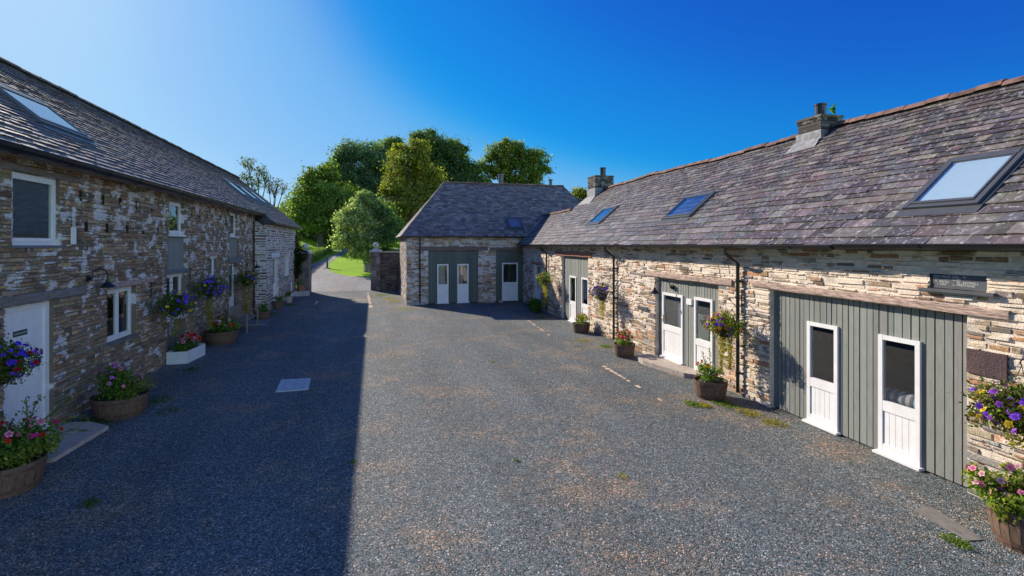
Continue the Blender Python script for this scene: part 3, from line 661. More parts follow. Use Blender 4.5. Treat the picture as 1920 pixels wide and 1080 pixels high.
slates(mb, rmL, lambda s: 4.3, lambda s: 26.6, 3.35/c40, lambda t: 0.16-0.03*t, lambda t: (0.16, 0.30), PLs, th=0.020)
mb.poly([(-3.0, 4.3, 7.61), (-3.0, 26.6, 7.61), (-6.5, 26.6, 4.65), (-6.5, 4.3, 4.65)], PLs[0])
mb.poly([rmL(4.3, 0, 0), rmL(26.6, 0, 0), (0, 26.6, 4.72), (0, 4.3, 4.72)], (.1, .08, .06)); mb.poly([rmL(26.6, 0, 0), rmL(26.6, 3.35/c40, 0), (-3, 26.6, 7.4), (0, 26.6, 4.6)], PLs[1])
mb.poly([rmL(4.3, 0, 0), rmL(4.3, 3.35/c40, 0), (-6.5, 4.3, 4.65)], PLs[1])
roofL = mb.build('roof', 'slate_left', LB)
ridge_tiles(roofL, (-3.0, 4.3, 7.65), (-3.0, 26.6, 7.65), mat='ridge_dark')
skylight(LB, rmL, 11.55, 13.4, 1.2, 2.4, w_=.1, blind=False)
gutter(LB, fl, 4.3, 26.5, 0.44, 4.745, .115, 1.3)
mb = MB()
for u in np.arange(4.8, 26.4, .62): mb.box(fl, u, u+.57, 0.03, 0.30, 4.68, 4.74)
mb.build('soffit_boards', 'timber', LB)
downpipe(LB, fl, 26.15, 0.41, 4.70)
lintel(LB, fl, 9.2, 11.65, 4.475, 4.60, .03, 'timber_grey'); lintel(LB, fl, 8.2, 11.85, 2.325, 2.48, .05, 'timber_grey'); lintel(LB, fl, 12.6, 15.05, 2.33, 2.46, .04, 'timber')
lintel(LB, fl, 15.9, 18.0, 4.525, 4.66, .03, 'timber_grey'); lintel(LB, fl, 15.8, 17.65, 2.465, 2.555, .05, 'sill'); lintel(LB, fl, 22.2, 24.2, 4.585, 4.70, .03, 'timber_grey'); lintel(LB, fl, 22.1, 23.95, 2.545, 2.745, .05, 'sill'); lintel(LB, fl, 19.6, 20.9, 2.905, 3.02, .03, 'timber')
casement(LB, fl, 9.78, 11.05, 3.28, 4.47, -.08, 1, blind=True); casement(LB, fl, 16.15, 17.3, 3.57, 4.52, -.1, 1, 'w'); casement(LB, fl, 22.4, 23.5, 3.62, 4.58, -.1, 1, 'w')
casement(LB, fl, 12.73, 14.12, 1.15, 2.32, -.12, 2); casement(LB, fl, 19.79, 20.55, 2.12, 2.9, -.1, 1); casement(LB, fl, 15.97, 17.45, 1.2, 2.46, -.14, 2, 'w')
cladding(LB, fl, 16.0, 17.5, 2.56, 3.52, d=-.06); cladding(LB, fl, 22.3, 23.7, 2.75, 3.57, d=-.06); cladding(LB, fl, 15.97, 17.45, .02, 1.15, d=-.12, col=(.16, .14, .12))
half_glazed_door(LB, fl, 22.25, 23.35, .1, 2.5, -.12)
mb = MB(); mb.box(fl, 9.6, 9.68, -.16, -.06, .05, 2.315); mb.box(fl, 10.74, 10.86, -.16, -.06, .05, 2.315); mb.box(fl, 9.68, 10.74, -.158, -.062, 2.22, 2.31)
for i in range(8): a = 9.69+i*.131; mb.box(fl, a+.004, a+.127, -.14, -.09, .05, 2.215)
mb.box(fl, 9.68, 10.74, -.14, -.10, .055, 2.21); D1 = mb.build('door', 'white', LB); D1['label'] = 'white vertically boarded door with small dark sign'
GS = thing('door_sign', 'small dark green GAMES ROOM sign on the white boarded door', 'sign', (-5.5, 0, 0))
mb = MB(); mb.box(fl, 9.97, 10.31, -.088, -.08, 1.80, 1.89); mb.build('plate', 'dark_green', GS)
text_mesh('lettering', 'GAMES ROOM', .048, GS, basis((0, 1, 0), (0, 0, 1), (1, 0, 0), (-.079, 9.985, 1.827)), ext=.0008)
BS = thing('information_sign', 'blue rectangular sign with white border and pale roundel below the hanging baskets', 'sign', (-5.5, 0, 0))
mb = MB(); mb.box(fl, 16.52, 16.86, -.11, -.095, .72, 1.17); mb.build('plate', 'lettering', BS)
mb = MB(); mb.box(fl, 16.54, 16.84, -.0945, -.09, .74, 1.15); mb.build('panel', 'blue', BS)
mb = MB(); mb.tube([fl(16.69, -.0895, 1.03), fl(16.69, -.086, 1.03)], .10, 20)
for k in range(4): mb.box(fl, 16.58, 16.80-.03*(k % 2), -.0895, -.087, .90-.045*k, .915-.045*k)
mb.build('roundel', 'lettering', BS)
swan_lamp(fl, (-5.5, 0, 0), 0, 11.95, 2.62, 'large black swan-neck lamp on the shaded wall above the casement window', 1, .62)
swan_lamp(fl, (-5.5, 0, 0), 0, 25.0, 2.42, 'small black swan-neck lamp beside the downpipe at the far end of the tall barn', 1)
mb = MB(); mb.box(fl, 11.33, 11.42, .03, .08, 3.3, 3.62); mb.tube([fl(11.35, .06, 3.62), fl(11.35, .06, 4.0)], .006, 6); mb.tube([fl(11.41, .06, 3.62), fl(11.41, .06, 4.0)], .006, 6)
rt = mb.build('wireless_box', 'white', LB)
mb = MB(); mb.poly([(-.3, 4.6, .03), (-.3, 26.6, .03), (-6.1, 26.6, .03), (-6.1, 4.6, .03)]); mb.build('floor', 'floor', LB)

# ------------------------------------------------------------------ WING beyond the left barn
WG = thing('stone_cottage', 'low white-jointed stone wing under the shaded roof beside the gateway', 'cottage', (-5.0, 26.7, 0))
mb = MB(); MW = (0.62, 0.60, 0.57)
opsW = [(1.75, 3.3, 0, 2.6), (5.1, 6.8, 1.4, 2.62)]
wall_part(mb, fl, 0, 9.8, 0, 4.3, opsW, MW, PAL_W, rowh=(0.075, 0.15), sw=(0.15, 0.5), gap=0.055, prot=0.014)
wall_part(mb, lambda u, d, z: (-u, -d, z), 0, 0.55, 0, 4.4, [], MW, PAL_W, rowh=(0.075, 0.15), sw=(0.15, 0.5), gap=0.055, prot=0.014)
mb.poly([(0, 9.8, 0), (-6.9, 9.8, 0), (-6.9, 9.8, 4.4), (-3.5, 9.8, 7.4), (0, 9.8, 4.4)], MW); mb.poly([(-6.9, 0, 0), (-6.9, 9.8, 0), (-6.9, 9.8, 4.4), (-6.9, 0, 4.4)], MW)
mb.poly([(-.55, 0, 0), (-6.9, 0, 0), (-6.9, 0, 4.4), (-3.5, 0, 7.4), (-.55, 0, 4.8)], MW)
mb.build('wall', 'stone_wing', WG)
rmW = lambda u, s, h: (.35-s*c40+h*s40, u, 4.38+s*s40+h*c40)
mb = MB(); SW = 3.85/c40
slates(mb, rmW, lambda s: -.06, lambda s: 10.0, SW, lambda t: 0.15-0.03*t, lambda t: (0.16, 0.32), PLs, th=0.020)
mb.poly([(-3.5, -.06, 7.61), (-3.5, 10, 7.61), (-7.2, 10, 4.5), (-7.2, -.06, 4.5)], PLs[0]); mb.poly([rmW(-.06, 0, -.01), rmW(-.06, SW, -.01), (-3.5, -.06, 7.3), (-.1, -.06, 4.2)], (.03, .03, .035)); mb.poly([rmW(10, 0, 0), rmW(10, SW, 0), (-3.5, 10, 7.3), (-.1, 10, 4.2)], (.03, .03, .035))
mb.poly([rmW(-.06, 0, 0), rmW(10, 0, 0), (0, 10, 4.28), (0, -.06, 4.28)], (.1, .08, .06))
rw = mb.build('roof', 'slate_left', WG); ridge_tiles(rw, (-3.5, -.06, 7.65), (-3.5, 10, 7.65), mat='ridge_dark')
for u in (0.9, 3.3, 5.7): skylight(WG, rmW, u, u+1.5, 2.0, 3.3, w_=.09)
lintel(WG, fl, 1.5, 3.6, 2.605, 2.85, .03, 'offwhite')
casement(WG, fl, 5.1, 6.8, 1.4, 2.62, -.14, 2); half_glazed_door(WG, fl, 1.75, 3.3, .05, 2.6, -.14, name='door')
gutter(WG, fl, 0, 9.9, .40, 4.34, .05)

# ------------------------------------------------------------------ FAR HIPPED HOUSE
FH = thing('stone_house', 'hipped slate-roofed stone house closing the far end of the yard', 'house', (1.73, 28, 0))
ff = lambda u, d, z: (u, -d, z)
mb = MB(); MF = (0.52, 0.48, 0.44)
opsF = [(1.17, 3.95, 0, 2.95), (4.98, 6.85, 0, 2.95)]
wall_part(mb, ff, 0, 7.4, 0, 3.72, opsF, MF, PAL_F, rowh=(0.05, 0.13), sw=(0.15, 0.5), gap=0.024, prot=0.026)
fs = lambda u, d, z: (-d, u, z)
wall_part(mb, fs, 0, 6.9, 0, 3.72, [], (0.34, 0.27, 0.21), [(.3, .22, .16), (.26, .2, .16), (.2, .16, .13)], rowh=(0.05, 0.12), sw=(0.1, 0.3), gap=0.02, prot=0.018)
mb.poly([(0, 6.9, 0), (12, 6.9, 0), (12, 6.9, 3.72), (0, 6.9, 3.72)], MF); mb.poly([(12, 0, 0), (12, 6.9, 0), (12, 6.9, 3.72), (12, 0, 3.72)], MF); mb.poly([(7.4, 0, 0), (12, 0, 0), (12, 0, 3.72), (7.4, 0, 3.72)], MF)
mb.build('wall', 'stone_far', FH)
mb = MB(); mb.poly([(.3, .3, .03), (11.9, .3, .03), (11.9, 6.8, .03), (.3, 6.8, .03)]); mb.build('floor', 'floor', FH)
PF = [(0.141, 0.126, 0.134), (0.105, 0.095, 0.102), (0.176, 0.156, 0.157), (0.153, 0.120, 0.120), (0.200, 0.175, 0.176)]
t42 = math.tan(radians(42)); c42, s42 = cos(radians(42)), sin(radians(42))
rmF = lambda u, s, h: (u, -.3+s*c42-h*s42, 3.76+s*s42+h*c42)
run = 3.75; SF_ = run/c42; zr = 3.76+run*t42
mb = MB()
slates(mb, rmF, lambda s: -.28+2.75*s/SF_, lambda s: 12.4-2.0*s/SF_, SF_, lambda t: 0.165-0.045*t, lambda t: (0.18, 0.36), PF, th=0.012)
# left hip: runs along +y, rises along +x
hp = math.atan((zr-3.76)/2.75); ch_, sh_ = cos(hp), sin(hp)
rmH = lambda u, s, h: (-.28+s*ch_-h*sh_, u, 3.76+s*sh_+h*ch_)
SH = 2.75/ch_
slates(mb, rmH, lambda s: -.3+3.75*s/SH, lambda s: 7.2-3.75*s/SH, SH, lambda t: 0.165-0.045*t, lambda t: (0.18, 0.34), [(0.2, 0.17, 0.16), (0.25, 0.22, 0.2), (0.17, 0.15, 0.15)], th=0.012)
mb.poly([(12.4, -.3, 3.76), (12.4, 7.2, 3.76), (10.4, 3.45, zr)], PF[0]); mb.poly([(-.28, 7.2, 3.76), (12.4, 7.2, 3.76), (10.4, 3.45, zr), (2.47, 3.45, zr)], PF[0])
mb.poly([(-.28, -.3, 3.755), (12.4, -.3, 3.755), (12.4, 0.02, 3.70), (0, 0.02, 3.70)], (.1, .08, .06)); mb.poly([(-.28, -.3, 3.755), (-.28, 7.2, 3.755), (0, 7, 3.70), (0, 0, 3.70)], (.1, .08, .06))
rf = mb.build('roof', 'slate_far', FH)
ridge_tiles(rf, (2.47, 3.45, zr+.03), (10.4, 3.45, zr+.03), r=.09)
ridge_tiles(rf, (-.28, -.3, 3.80), (2.47, 3.45, zr+.03), r=.05, mat='ridge_dark')
for (x, y, h, r) in ((6.3, 4.1, .75, .17), (9.55, 3.6, .45, .10)):
    mb = MB(); mb.lathe((x, y, zr-.6), [(r, 0), (r, .6+h-.1), (r+.04, .6+h-.1), (r+.04, .6+h), (0, .6+h+.03)], 14); mb.build('flue', 'alu', rf)
skylight(FH, rmF, 5.78, 6.68, .62, 1.62, w_=.08, blind=False)
gutter(FH, ff, -.3, 7.2, .36, 3.74, .05); downpipe(FH, ff, .71, .36, 3.68)
lintel(FH, ff, .75, 4.5, 2.955, 3.17, .04, 'timber_x'); lintel(FH, ff, 4.62, 7.35, 2.955, 3.13, .045, 'timber_x')
e1, e2, e3 = (1.67, 2.29, .06, 2.2), (2.79, 3.42, .06, 2.2), (5.36, 6.3, .1, 2.24)
DG = (.11, .13, .115)
cladding(FH, ff, 1.17, 3.95, .04, 2.95, [e1, e2], col=DG); cladding(FH, ff, 4.98, 6.85, .06, 2.95, [e3], col=DG)
for q in (e1, e2, e3): half_glazed_door(FH, ff, *q, gfrac=.52)
mb = MB(); mb.box(ff, 5.1, 5.33, .05, .3, 0, .14); mb.build('doorstep', 'slab', FH)
for (a, b_) in ((1.8, 2.15), (2.95, 3.15), (3.2, 3.3)):
    mb = MB()
    for i in range(8): u = a+(b_-a)*i/8; mb.poly([ff(u, -.35-.03*(i % 2), 1.1), ff(u+(b_-a)/8, -.35-.03*((i+1) % 2), 1.1), ff(u+(b_-a)/8, -.35-.03*((i+1) % 2), 2.2), ff(u, -.35-.03*(i % 2), 2.2)])
    mb.build('curtain', 'curtain', FH)
# ------------------------------------------------------------------ gateway
def pillar(x, y, h, label, w=.62, ball=.2, ivy=False):
    t = thing('gate_pillar', label, 'gate pillar', (x, y, gz(y)), radians(-8), 'stone gate pillars with ball finials')
    mb = MB(); k = (.22, .20, .18)
    for fm in (lambda u, d, z: (u-w/2, -w/2-d, z), lambda u, d, z: (-w/2-d, u-w/2, z), lambda u, d, z: (w/2+d, u-w/2, z), lambda u, d, z: (u-w/2, w/2+d, z)):
        wall_part(mb, fm, 0, w, 0, h, [], k, [(.22, .18, .16), (.17, .14, .13), (.26, .22, .2)], rowh=(.2, .4), sw=(.12, .3), gap=.016, prot=.015)
    mb.build('shaft', 'stone_gate', t)
    mb = MB(); c = w/2+.07; mb.box(I3, -c, c, -c, c, h, h+.09); n = len(mb.v); mb.v += [(-c, -c, h+.09), (c, -c, h+.09), (c, c, h+.09), (-c, c, h+.09), (-.1, -.1, h+.27), (.1, -.1, h+.27), (.1, .1, h+.27), (-.1, .1, h+.27)]
    for q in ((0, 1, 5, 4), (1, 2, 6, 5), (2, 3, 7, 6), (3, 0, 4, 7), (4, 5, 6, 7)): mb.f.append(tuple(n+i for i in q)); mb.c.append((.5, .5, .5))
    mb.build('cap', 'stone_gate', t)
    mb = MB(); mb.lathe((0, 0, h+.25), [(.09, 0), (.07, .05)]+[(ball*sin(a)+.0, .04+ball-ball*cos(a)) for a in np.linspace(.35, pi, 12)], 20); mb.build('ball_finial', 'stone_gate', t, True)
    return t
pillar(.18, 36.6, 2.62, 'pale stone gate pillar with round ball, right of the drive, joined to a low wall')
pillar(-4.35, 36.0, 2.58, 'ivy-shrouded gate pillar with dark ball, left of the drive')
GW = thing('garden_wall', 'short dark stone wall between the right gate pillar and the hipped house', 'wall', (.45, 36.4, 0), math.atan2(-1.0, 1.35))
mb = MB(); wall_part(mb, ff, 0, 1.75, 0, 2.72, [], (.16, .14, .13), PAL_W, gap=.014); mb.poly([(0, .35, 0), (1.75, .35, 0), (1.75, .35, 2.72), (0, .35, 2.72)], (.16, .14, .13)); mb.build('masonry', 'stone_gate', GW)
mb = MB(); mb.box(I3, 0, 1.75, -.06, .4, 2.722, 2.79); mb.build('coping', 'slab', GW)
mb = MB(); mb.tube([(1.55, 35.2, .02), (1.62, 35.0, 2.5)], .035, 6); mb.tube([(1.5, 34.9, .02), (1.58, 34.8, 2.2)], .03, 6)
tag(mb.build('wooden_poles', 'bark'), 'two long brown poles leaning in the corner of the hipped house', 'poles')
# ------------------------------------------------------------------ plants
def foliage_part(name, parent, C, spread, n, size, pal, mat='leaf', up=.3, asp=.55, clump=14):
    """C: list of (x,y,z,r) lobes; leaves gather in small clumps near the lobe surfaces"""
    C = np.array(C); P = []; O = []; W = C[:, 3]**2; W = W/W.sum()
    nc = max(3, n//clump); idx = rng.choice(len(C), nc, p=W)
    d = rand_unit(nc); rad = (rng.random(nc)**.35)*C[idx, 3]
    cc = C[idx, :3]+d*rad[:, None]*np.array(spread)
    k = rng.integers(0, nc, n); g = rng.normal(size=(n, 3))*(C[idx[k], 3]*.16)[:, None]
    pos = cc[k]+g; out = d[k]+rand_unit(n)*.7+np.array([0, 0, up]); dirs = rand_unit(n)+d[k]*.6
    cv = (1+rng.uniform(-.3, .3, nc))[k][:, None]
    return leaves_mesh(name, pos, dirs, out, size*rng.uniform(.6, 1.3, n), pick(n, pal, .2)*cv, mat, parent, asp)
GRN = [(0.091, 0.195, 0.026), (0.130, 0.260, 0.039), (0.195, 0.325, 0.052), (0.065, 0.130, 0.026)]
LIME = [(.22, .27, .03), (.28, .32, .05), (.16, .22, .03), (.35, .36, .10)]
DRY = [(.12, .10, .03), (.16, .12, .04), (.09, .10, .03), (.08, .06, .03)]
PURP, PINK, RED, YEL, WHT, MAG, BLU = (.24, .07, .72), (.72, .22, .36), (.62, .02, .02), (.75, .52, .03), (.7, .7, .7), (.60, .03, .25), (.12, .06, .80)
def flowers(parent, spots, size, cols):
    """each bloom is its own object: five petals round a darker eye"""
    for q in spots:
        nrm = np.array(q[3:6])+rng.normal(size=3)*.4; nrm /= np.linalg.norm(nrm); a = np.cross(nrm, [0.3, .2, 1.]); a /= np.linalg.norm(a); b = np.cross(nrm, a)
        c = np.array(cols[rng.integers(0, len(cols))]); sz = size*rng.uniform(.75, 1.25); v = rng.uniform(.8, 1.25)
        P = []; D = []; K = []
        for k in range(5):
            th = 2*pi*k/5+rng.uniform(0, .3); dd = a*cos(th)+b*sin(th)
            P.append(dd*sz*.27); D.append(dd); K.append(np.clip(c*v, 0, 1))
        P.append(nrm*.004); D.append(a); K.append(c*.5)
        o = leaves_mesh('flower', P, np.array(D), np.array([nrm]*6), np.full(6, sz*.62), K, 'petal', parent, asp=1.0, fold=.06)
        o.location = q[:3]
def shell_spots(lobes, n, upb=.3, toward=(0, 0, 0), sp=(1, 1, 1)):
    out = []
    for _ in range(n):
        l = lobes[rng.integers(0, len(lobes))]; d = rand_unit(1)[0]+np.array(toward); d[2] = abs(d[2])*.8+upb*.5 if upb > 0 else d[2]; d /= np.linalg.norm(d)
        p = np.array(l[:3])+d*l[3]*np.array(sp)*1.08; out.append((*p, *d))
    return out
def half_barrel(parent, R, H, squash=1.0):
    n = 22; mb = MB(); prof = [(R*.80, 0), (R*.90, H*.3), (R*.97, H*.65), (R, H), (R*.94, H), (R*.92, H*.85), (0, H*.85)]
    for k in range(n):
        a, b = 2*pi*k/n+.012, 2*pi*(k+1)/n-.012; col = vary((.13, .085, .06), .3)
        for (r1, z1), (r2, z2) in zip(prof[:4], prof[1:5]): mb.poly([(r1*cos(a), r1*sin(a), z1), (r1*cos(b), r1*sin(b), z1), (r2*cos(b), r2*sin(b), z2), (r2*cos(a), r2*sin(a), z2)], col)
    mb.lathe((0, 0, 0), [(r*.985, z) for r, z in prof[:5]], n); mb.build('tub', 'barrel', parent)
    for z in (.14, .74):
        h = MB(); rr = lambda z_: R*(.80+.2*(z_)**.7)+.004
        h.lathe((0, 0, 0), [(rr(z)-.01, H*z), (rr(z)+.004, H*z), (rr(z+.11)+.004, H*(z+.11)), (rr(z+.11)-.01, H*(z+.11))], 32); h.build('hoop', 'hoop', parent)
    s = MB(); s.lathe((0, 0, H*.86), [(R*.93, 0), (R*.5, .03), (0, .04)], 20); s.build('soil', 'soil', parent)
TUBG = 'half-barrel planters along the walls'
def tub(x, y, R, H, label, lobes, n, pal, fl_n, fcols, fsize=.06, leaf=.05, trails=(), name='barrel_planter', clumps2=None):
    t = thing(name, label, 'planter', (x, y, gz(y)), random.uniform(0, 1), TUBG); t.rotation_euler = (0, 0, 0)
    half_barrel(t, R, H)
    foliage_part('foliage', t, lobes, (1, 1, .9), n, leaf, pal)
    if clumps2: foliage_part('trailing_foliage', t, clumps2[0], (1, 1, .8), clumps2[1], leaf*.9, LIME)
    for tr in trails:
        P = []; D = []
        a = np.array(tr[0]); b = np.array(tr[1]); sag = tr[2]; m = int(np.linalg.norm(b-a)/.012)
        for i in range(m):
            q = i/m; p = a+(b-a)*q; p[2] += sag*4*q*(1-q); P.append(p+rng.normal(size=3)*.022); D.append(b-a+rng.normal(size=3)*.5)
        tb = MB(); tb.tube([tuple(a+(b-a)*q+np.array([0, 0, sag*4*q*(1-q)])) for q in np.linspace(0, 1, 8)], .006, 5); tb.build('vine', 'bark', t)
        leaves_mesh('trailing_foliage', P, np.array(D), rand_unit(len(P))*.6+np.array([0, 0, 1]), rng.uniform(.03, .055, len(P)), pick(len(P), LIME, .2), 'leaf', t, .6)
    if fl_n: flowers(t, shell_spots(lobes, min(95, int(fl_n*1.7))), fsize*1.15, fcols)
    return t
tx, ty, _ = placeR(3.95, .95)
# right side tubs
tub(6.93, 3.84, .36, .42, 'half barrel of pink geraniums and lime foliage at the right edge', [(0, .05, .5, .24), (-.12, .16, .52, .2), (.16, -.1, .52, .22), (-.05, .1, .68, .17), (-.3, .02, .5, .17), (-.22, .28, .6, .18)], 3600, LIME+LIME+GRN[:2], 24, [PINK, PINK, (.75, .4, .45)], .065, .055, clumps2=([(-.3, .05, .38, .15), (-.1, -.3, .35, .17)], 700))
tub(7.02, 9.42, .35, .38, 'half barrel with few red blooms and tall stems, left of the middle downpipe', [(0, 0, .48, .25), (-.1, .1, .6, .18)], 1100, GRN+LIME[:2], 9, [RED, (.7, .25, .1), YEL], .05, .05, trails=[((0, 0, .4), (.05, .1, 1.05), 0), ((0, 0, .4), (-.1, .16, .95), 0)])
tub(7.12, 13.5, .31, .38, 'half barrel of bright red and magenta flowers beside the concrete step', [(0, 0, .48, .24), (.08, .1, .55, .2), (-.1, -.1, .52, .18)], 1200, GRN+LIME, 22, [RED, RED, MAG, PINK], .07, .05)
tub(7.5, 17.6, .33, .36, 'small half barrel with scarlet blooms before the tall narrow timber bay', [(0, 0, .46, .25), (.1, .1, .5, .2)], 900, LIME+GRN[:1], 12, [RED], .07, .05)
# left side tubs
tub(-4.76, 8.35, .42, .40, 'largest half barrel at the left edge, with long trailing green stems', [(0, 0, .58, .36), (-.15, -.25, .62, .3), (.2, .2, .6, .28), (-.1, .25, .62, .25)], 3800, GRN+[(.14, .2, .04)], 26, [PINK, RED, MAG], .065, .055, clumps2=([(.35, .15, .55, .18), (.2, -.1, .5, .2)], 900), trails=[((.1, .2, .55), (-.1, .95, 1.0), .12), ((.3, .3, .55), (.25, 1.5, .45), .12), ((.2, .1, .6), (-.05, .5, 1.1), .05), ((.3, .3, .5), (.45, 1.05, .38), .08), ((-.1, .3, .55), (-.15, 1.9, .75), -.05), ((-.2, 0, .6), (-.3, .3, 1.1), 0)])
tub(-4.72, 11.45, .46, .40, 'wide half barrel of mauve flowers and leafy stems under the shaded casement window', [(0, 0, .55, .34), (-.1, .25, .6, .3), (.1, -.2, .6, .3), (-.15, -.05, .8, .22)], 3200, GRN+[(.16, .24, .06)], 26, [(.55, .14, .60), (.6, .2, .6), PINK], .055, .05, clumps2=([(.25, .3, .5, .2), (.2, -.25, .45, .18)], 900))
tub(-4.9, 18.9, .52, .42, 'wide half barrel of pink and red flowers in front of the wooden bench', [(0, 0, .55, .38), (.1, .3, .58, .3), (.1, -.3, .58, .3)], 2600, GRN, 26, [PINK, RED, PINK, (.7, .5, .55)], .08, .06, clumps2=([(.3, .35, .5, .2)], 400))
tub(-4.72, 24.5, .33, .34, 'small half barrel with grey-green leaves at the white-jointed wing corner', [(0, 0, .45, .3)], 900, GRN+[(.2, .25, .15)], 4, [PINK], .07, .06)
# hanging baskets
HB = 'hanging baskets of petunias on the walls'
def bracket(parent, fm, u, z, L=.5):
    mb = MB(); mb.box(fm, u-.012, u+.012, 0.02, .035, z-.35, z+.06); mb.tube([fm(u, .03, z), fm(u, L, z+.02)], .009, 6); mb.tube([fm(u, .03, z-.3), fm(u, L*.8, z)], .007, 6); mb.tube([fm(u, L, z+.02), fm(u, L+.03, z-.02), fm(u, L, z-.05)], .008, 6)
    return mb.build('basket_bracket', 'iron', parent)
def basket(loc, zc, label, r, n, pal, fl_n, fcols, trail=(), fsize=.06, out=(-1, 0), zb=.5, squash=.75):
    t = thing('hanging_basket', label, 'hanging basket', (loc[0], loc[1], zc), 0, HB)
    mb = MB(); mb.lathe((0, 0, -.12), [(.02, -.16), (.1, -.14), (.16, -.06), (.19, .05), (.185, .05), (0, .03)], 18)
    mb.build('basket', 'soil', t)
    mb = MB()
    for k in range(3): a = 2*pi*k/3; mb.tube([(.18*cos(a), .18*sin(a), -.06), (0, 0, zb)], .004, 5)
    mb.build('chain', 'iron', t)
    r *= 1.25; lob = [(0, 0, 0, r*.75), (0, r*.45, -.03, r*.6), (0, -r*.45, -.03, r*.6), (out[0]*r*.3, 0, .02, r*.6), (0, 0, .12, r*.55)]
    foliage_part('foliage', t, lob, (1, 1, squash), n, .05, pal)
    if trail:
        P = []; D = []; K = []
        for (dx, dy, L, wd) in trail:
            m = int(L/.0016)
            for i in range(m):
                q = i/m; P.append((dx+rng.normal()*wd*(1-.5*q), dy+rng.normal()*wd*(1-.5*q), -.12-L*q)); D.append((rng.normal(), rng.normal(), -.6)); K.append(0)
        leaves_mesh('trailing_foliage', P, np.array(D), rand_unit(len(P)), rng.uniform(.025, .055, len(P)), pick(len(P), [(.38, .30, .05), (.46, .34, .05), (.24, .26, .05)], .25), 'leaf', t, .6)
    flowers(t, shell_spots(lob, min(95, int(fl_n*1.8)), 0, (out[0]*.8, -.5, .1), (1, 1, squash)), fsize*1.15, fcols)
    return t
for (u, z, lab, r, n, pal, fn, fc, tr, dd) in (
    (4.02, 1.42, 'hanging basket of violet and small yellow flowers at the right edge', .42, 3600, DRY+GRN+DRY, 34, [PURP, PURP, YEL, (.3, .08, .5)], [(0, -.1, .5, .10), (0.05, .1, .35, .08)], .45),
    (9.28, 1.58, 'hanging basket of red and violet flowers with golden trails, beside the middle downpipe', .36, 2600, DRY[:2]+GRN+LIME[:2], 40, [RED, PURP, MAG, YEL], [(0, .12, .95, .05), (0, -.16, .8, .045), (0, .05, .5, .08)], .45),
    (15.75, 1.68, 'airy hanging basket of violet petunias between the two farther timber bays', .38, 1900, DRY+GRN[:2], 34, [PURP, (.3, .08, .5)], [(0, -.05, .8, .07), (0, 0.05, .5, .09)], .45),
    (22.05, 1.72, 'farthest hanging basket on the sunny wall, with long golden trails', .40, 1800, DRY[:2]+LIME[:1]+GRN, 16, [(.4, .1, .5), YEL], [(0, .15, 1.15, .07), (0, -.15, 1.1, .06)], .5)):
    p = placeR(u, dd); basket(p, z, lab, r, n, pal, fn, fc, tr, out=(-1, 0)); bracket(RB, fr, u, z+.55, dd)
DK = [(0.084, 0.154, 0.028), (0.112, 0.196, 0.028), (0.070, 0.112, 0.028), (0.168, 0.196, 0.042)]
for (u, z, lab, r, n, fn, fc, tr) in (
    (8.55, 1.65, 'hanging basket of violet and deep red flowers in front of the white boarded door', .40, 3000, 34, [BLU, BLU, PURP, (.4, .02, .03)], []),
    (14.9, 1.74, 'dark hanging basket with yellow and violet pansies above the white trough', .45, 3000, 30, [BLU, YEL, BLU], [(0, 0, .7, .09)]),
    (17.75, 1.95, 'spreading hanging basket thick with violet petunias above the barrel by the bench', .5, 3400, 46, [BLU, BLU, PURP, (.4, .4, .12)], [(0, .1, 1.2, .09), (0, -.1, .9, .07)]),
    (22.5, 1.9, 'hanging basket with violet petunias and mossy trails beside the shaded glazed door', .5, 3000, 30, [BLU, PURP, YEL], [(0, .1, 1.35, .12), (0, -.1, 1.1, .1)])):
    basket((-4.95, u, 0), z, lab, r, n, DK, fn, fc, tr, out=(1, 0)); bracket(LB, fl, u, z+.55, .55)
# white trough, pots, bench, slabs
TR = thing('planter_trough', 'white splayed wooden trough of red and white geraniums against the shaded wall', 'planter', (-5.46, 15.85, 0))
q = [(0, 0), (.5, 0), (.62, 1.15), (0, 1.3)]
mb = MB()
for (a, b_) in zip(q, q[1:]+q[:1]):
    mb.poly([(a[0], a[1], 0), (b_[0], b_[1], 0), (b_[0], b_[1], .34), (a[0], a[1], .34)])
    c = lambda p: (.3+(p[0]-.3)*.9, .6+(p[1]-.6)*.95); a2, b2 = c(a), c(b_)
    mb.poly([(a[0], a[1], .34), (b_[0], b_[1], .34), (b2[0], b2[1], .34), (a2[0], a2[1], .34)]); mb.poly([(a2[0], a2[1], .34), (b2[0], b2[1], .34), (b2[0], b2[1], .2), (a2[0], a2[1], .2)])
mb.build('box', 'offwhite', TR)
mb = MB(); mb.poly([(p[0]*.93+.02, p[1]*.95+.03, .28) for p in q]); mb.build('soil', 'soil', TR)
lo_ = [(.28, .25, .38, .2), (.3, .6, .4, .24), (.3, 1.0, .4, .2)]
foliage_part('foliage', TR, lo_, (1, 1, .8), 1500, .05, GRN); flowers(TR, shell_spots([(.3, .85, .5, .22), (.28, .55, .45, .2)], 34), .11, [RED, RED, RED, WHT, PINK])
def pot(x, y, r, h, label, cols, fn=8, fr_=.22, mat='terracotta', z=None):
    t = thing('flower_pot', label, 'flower pot', (x, y, gz(y) if z is None else z), 0, 'clay pots by the whitewash-pointed wing')
    mb = MB(); mb.lathe((0, 0, 0), [(0, 0), (r*.7, 0), (r, h*.85), (r*1.1, h*.85), (r*1.1, h), (r*.95, h), (r*.9, h*.9), (0, h*.88)], 18); mb.build('pot', mat, t)
    foliage_part('foliage', t, [(0, 0, h+.12, fr_)], (1, 1, .9), 500, .06, GRN); flowers(t, shell_spots([(0, 0, h+.14, fr_)], fn), .09, cols)
    return t
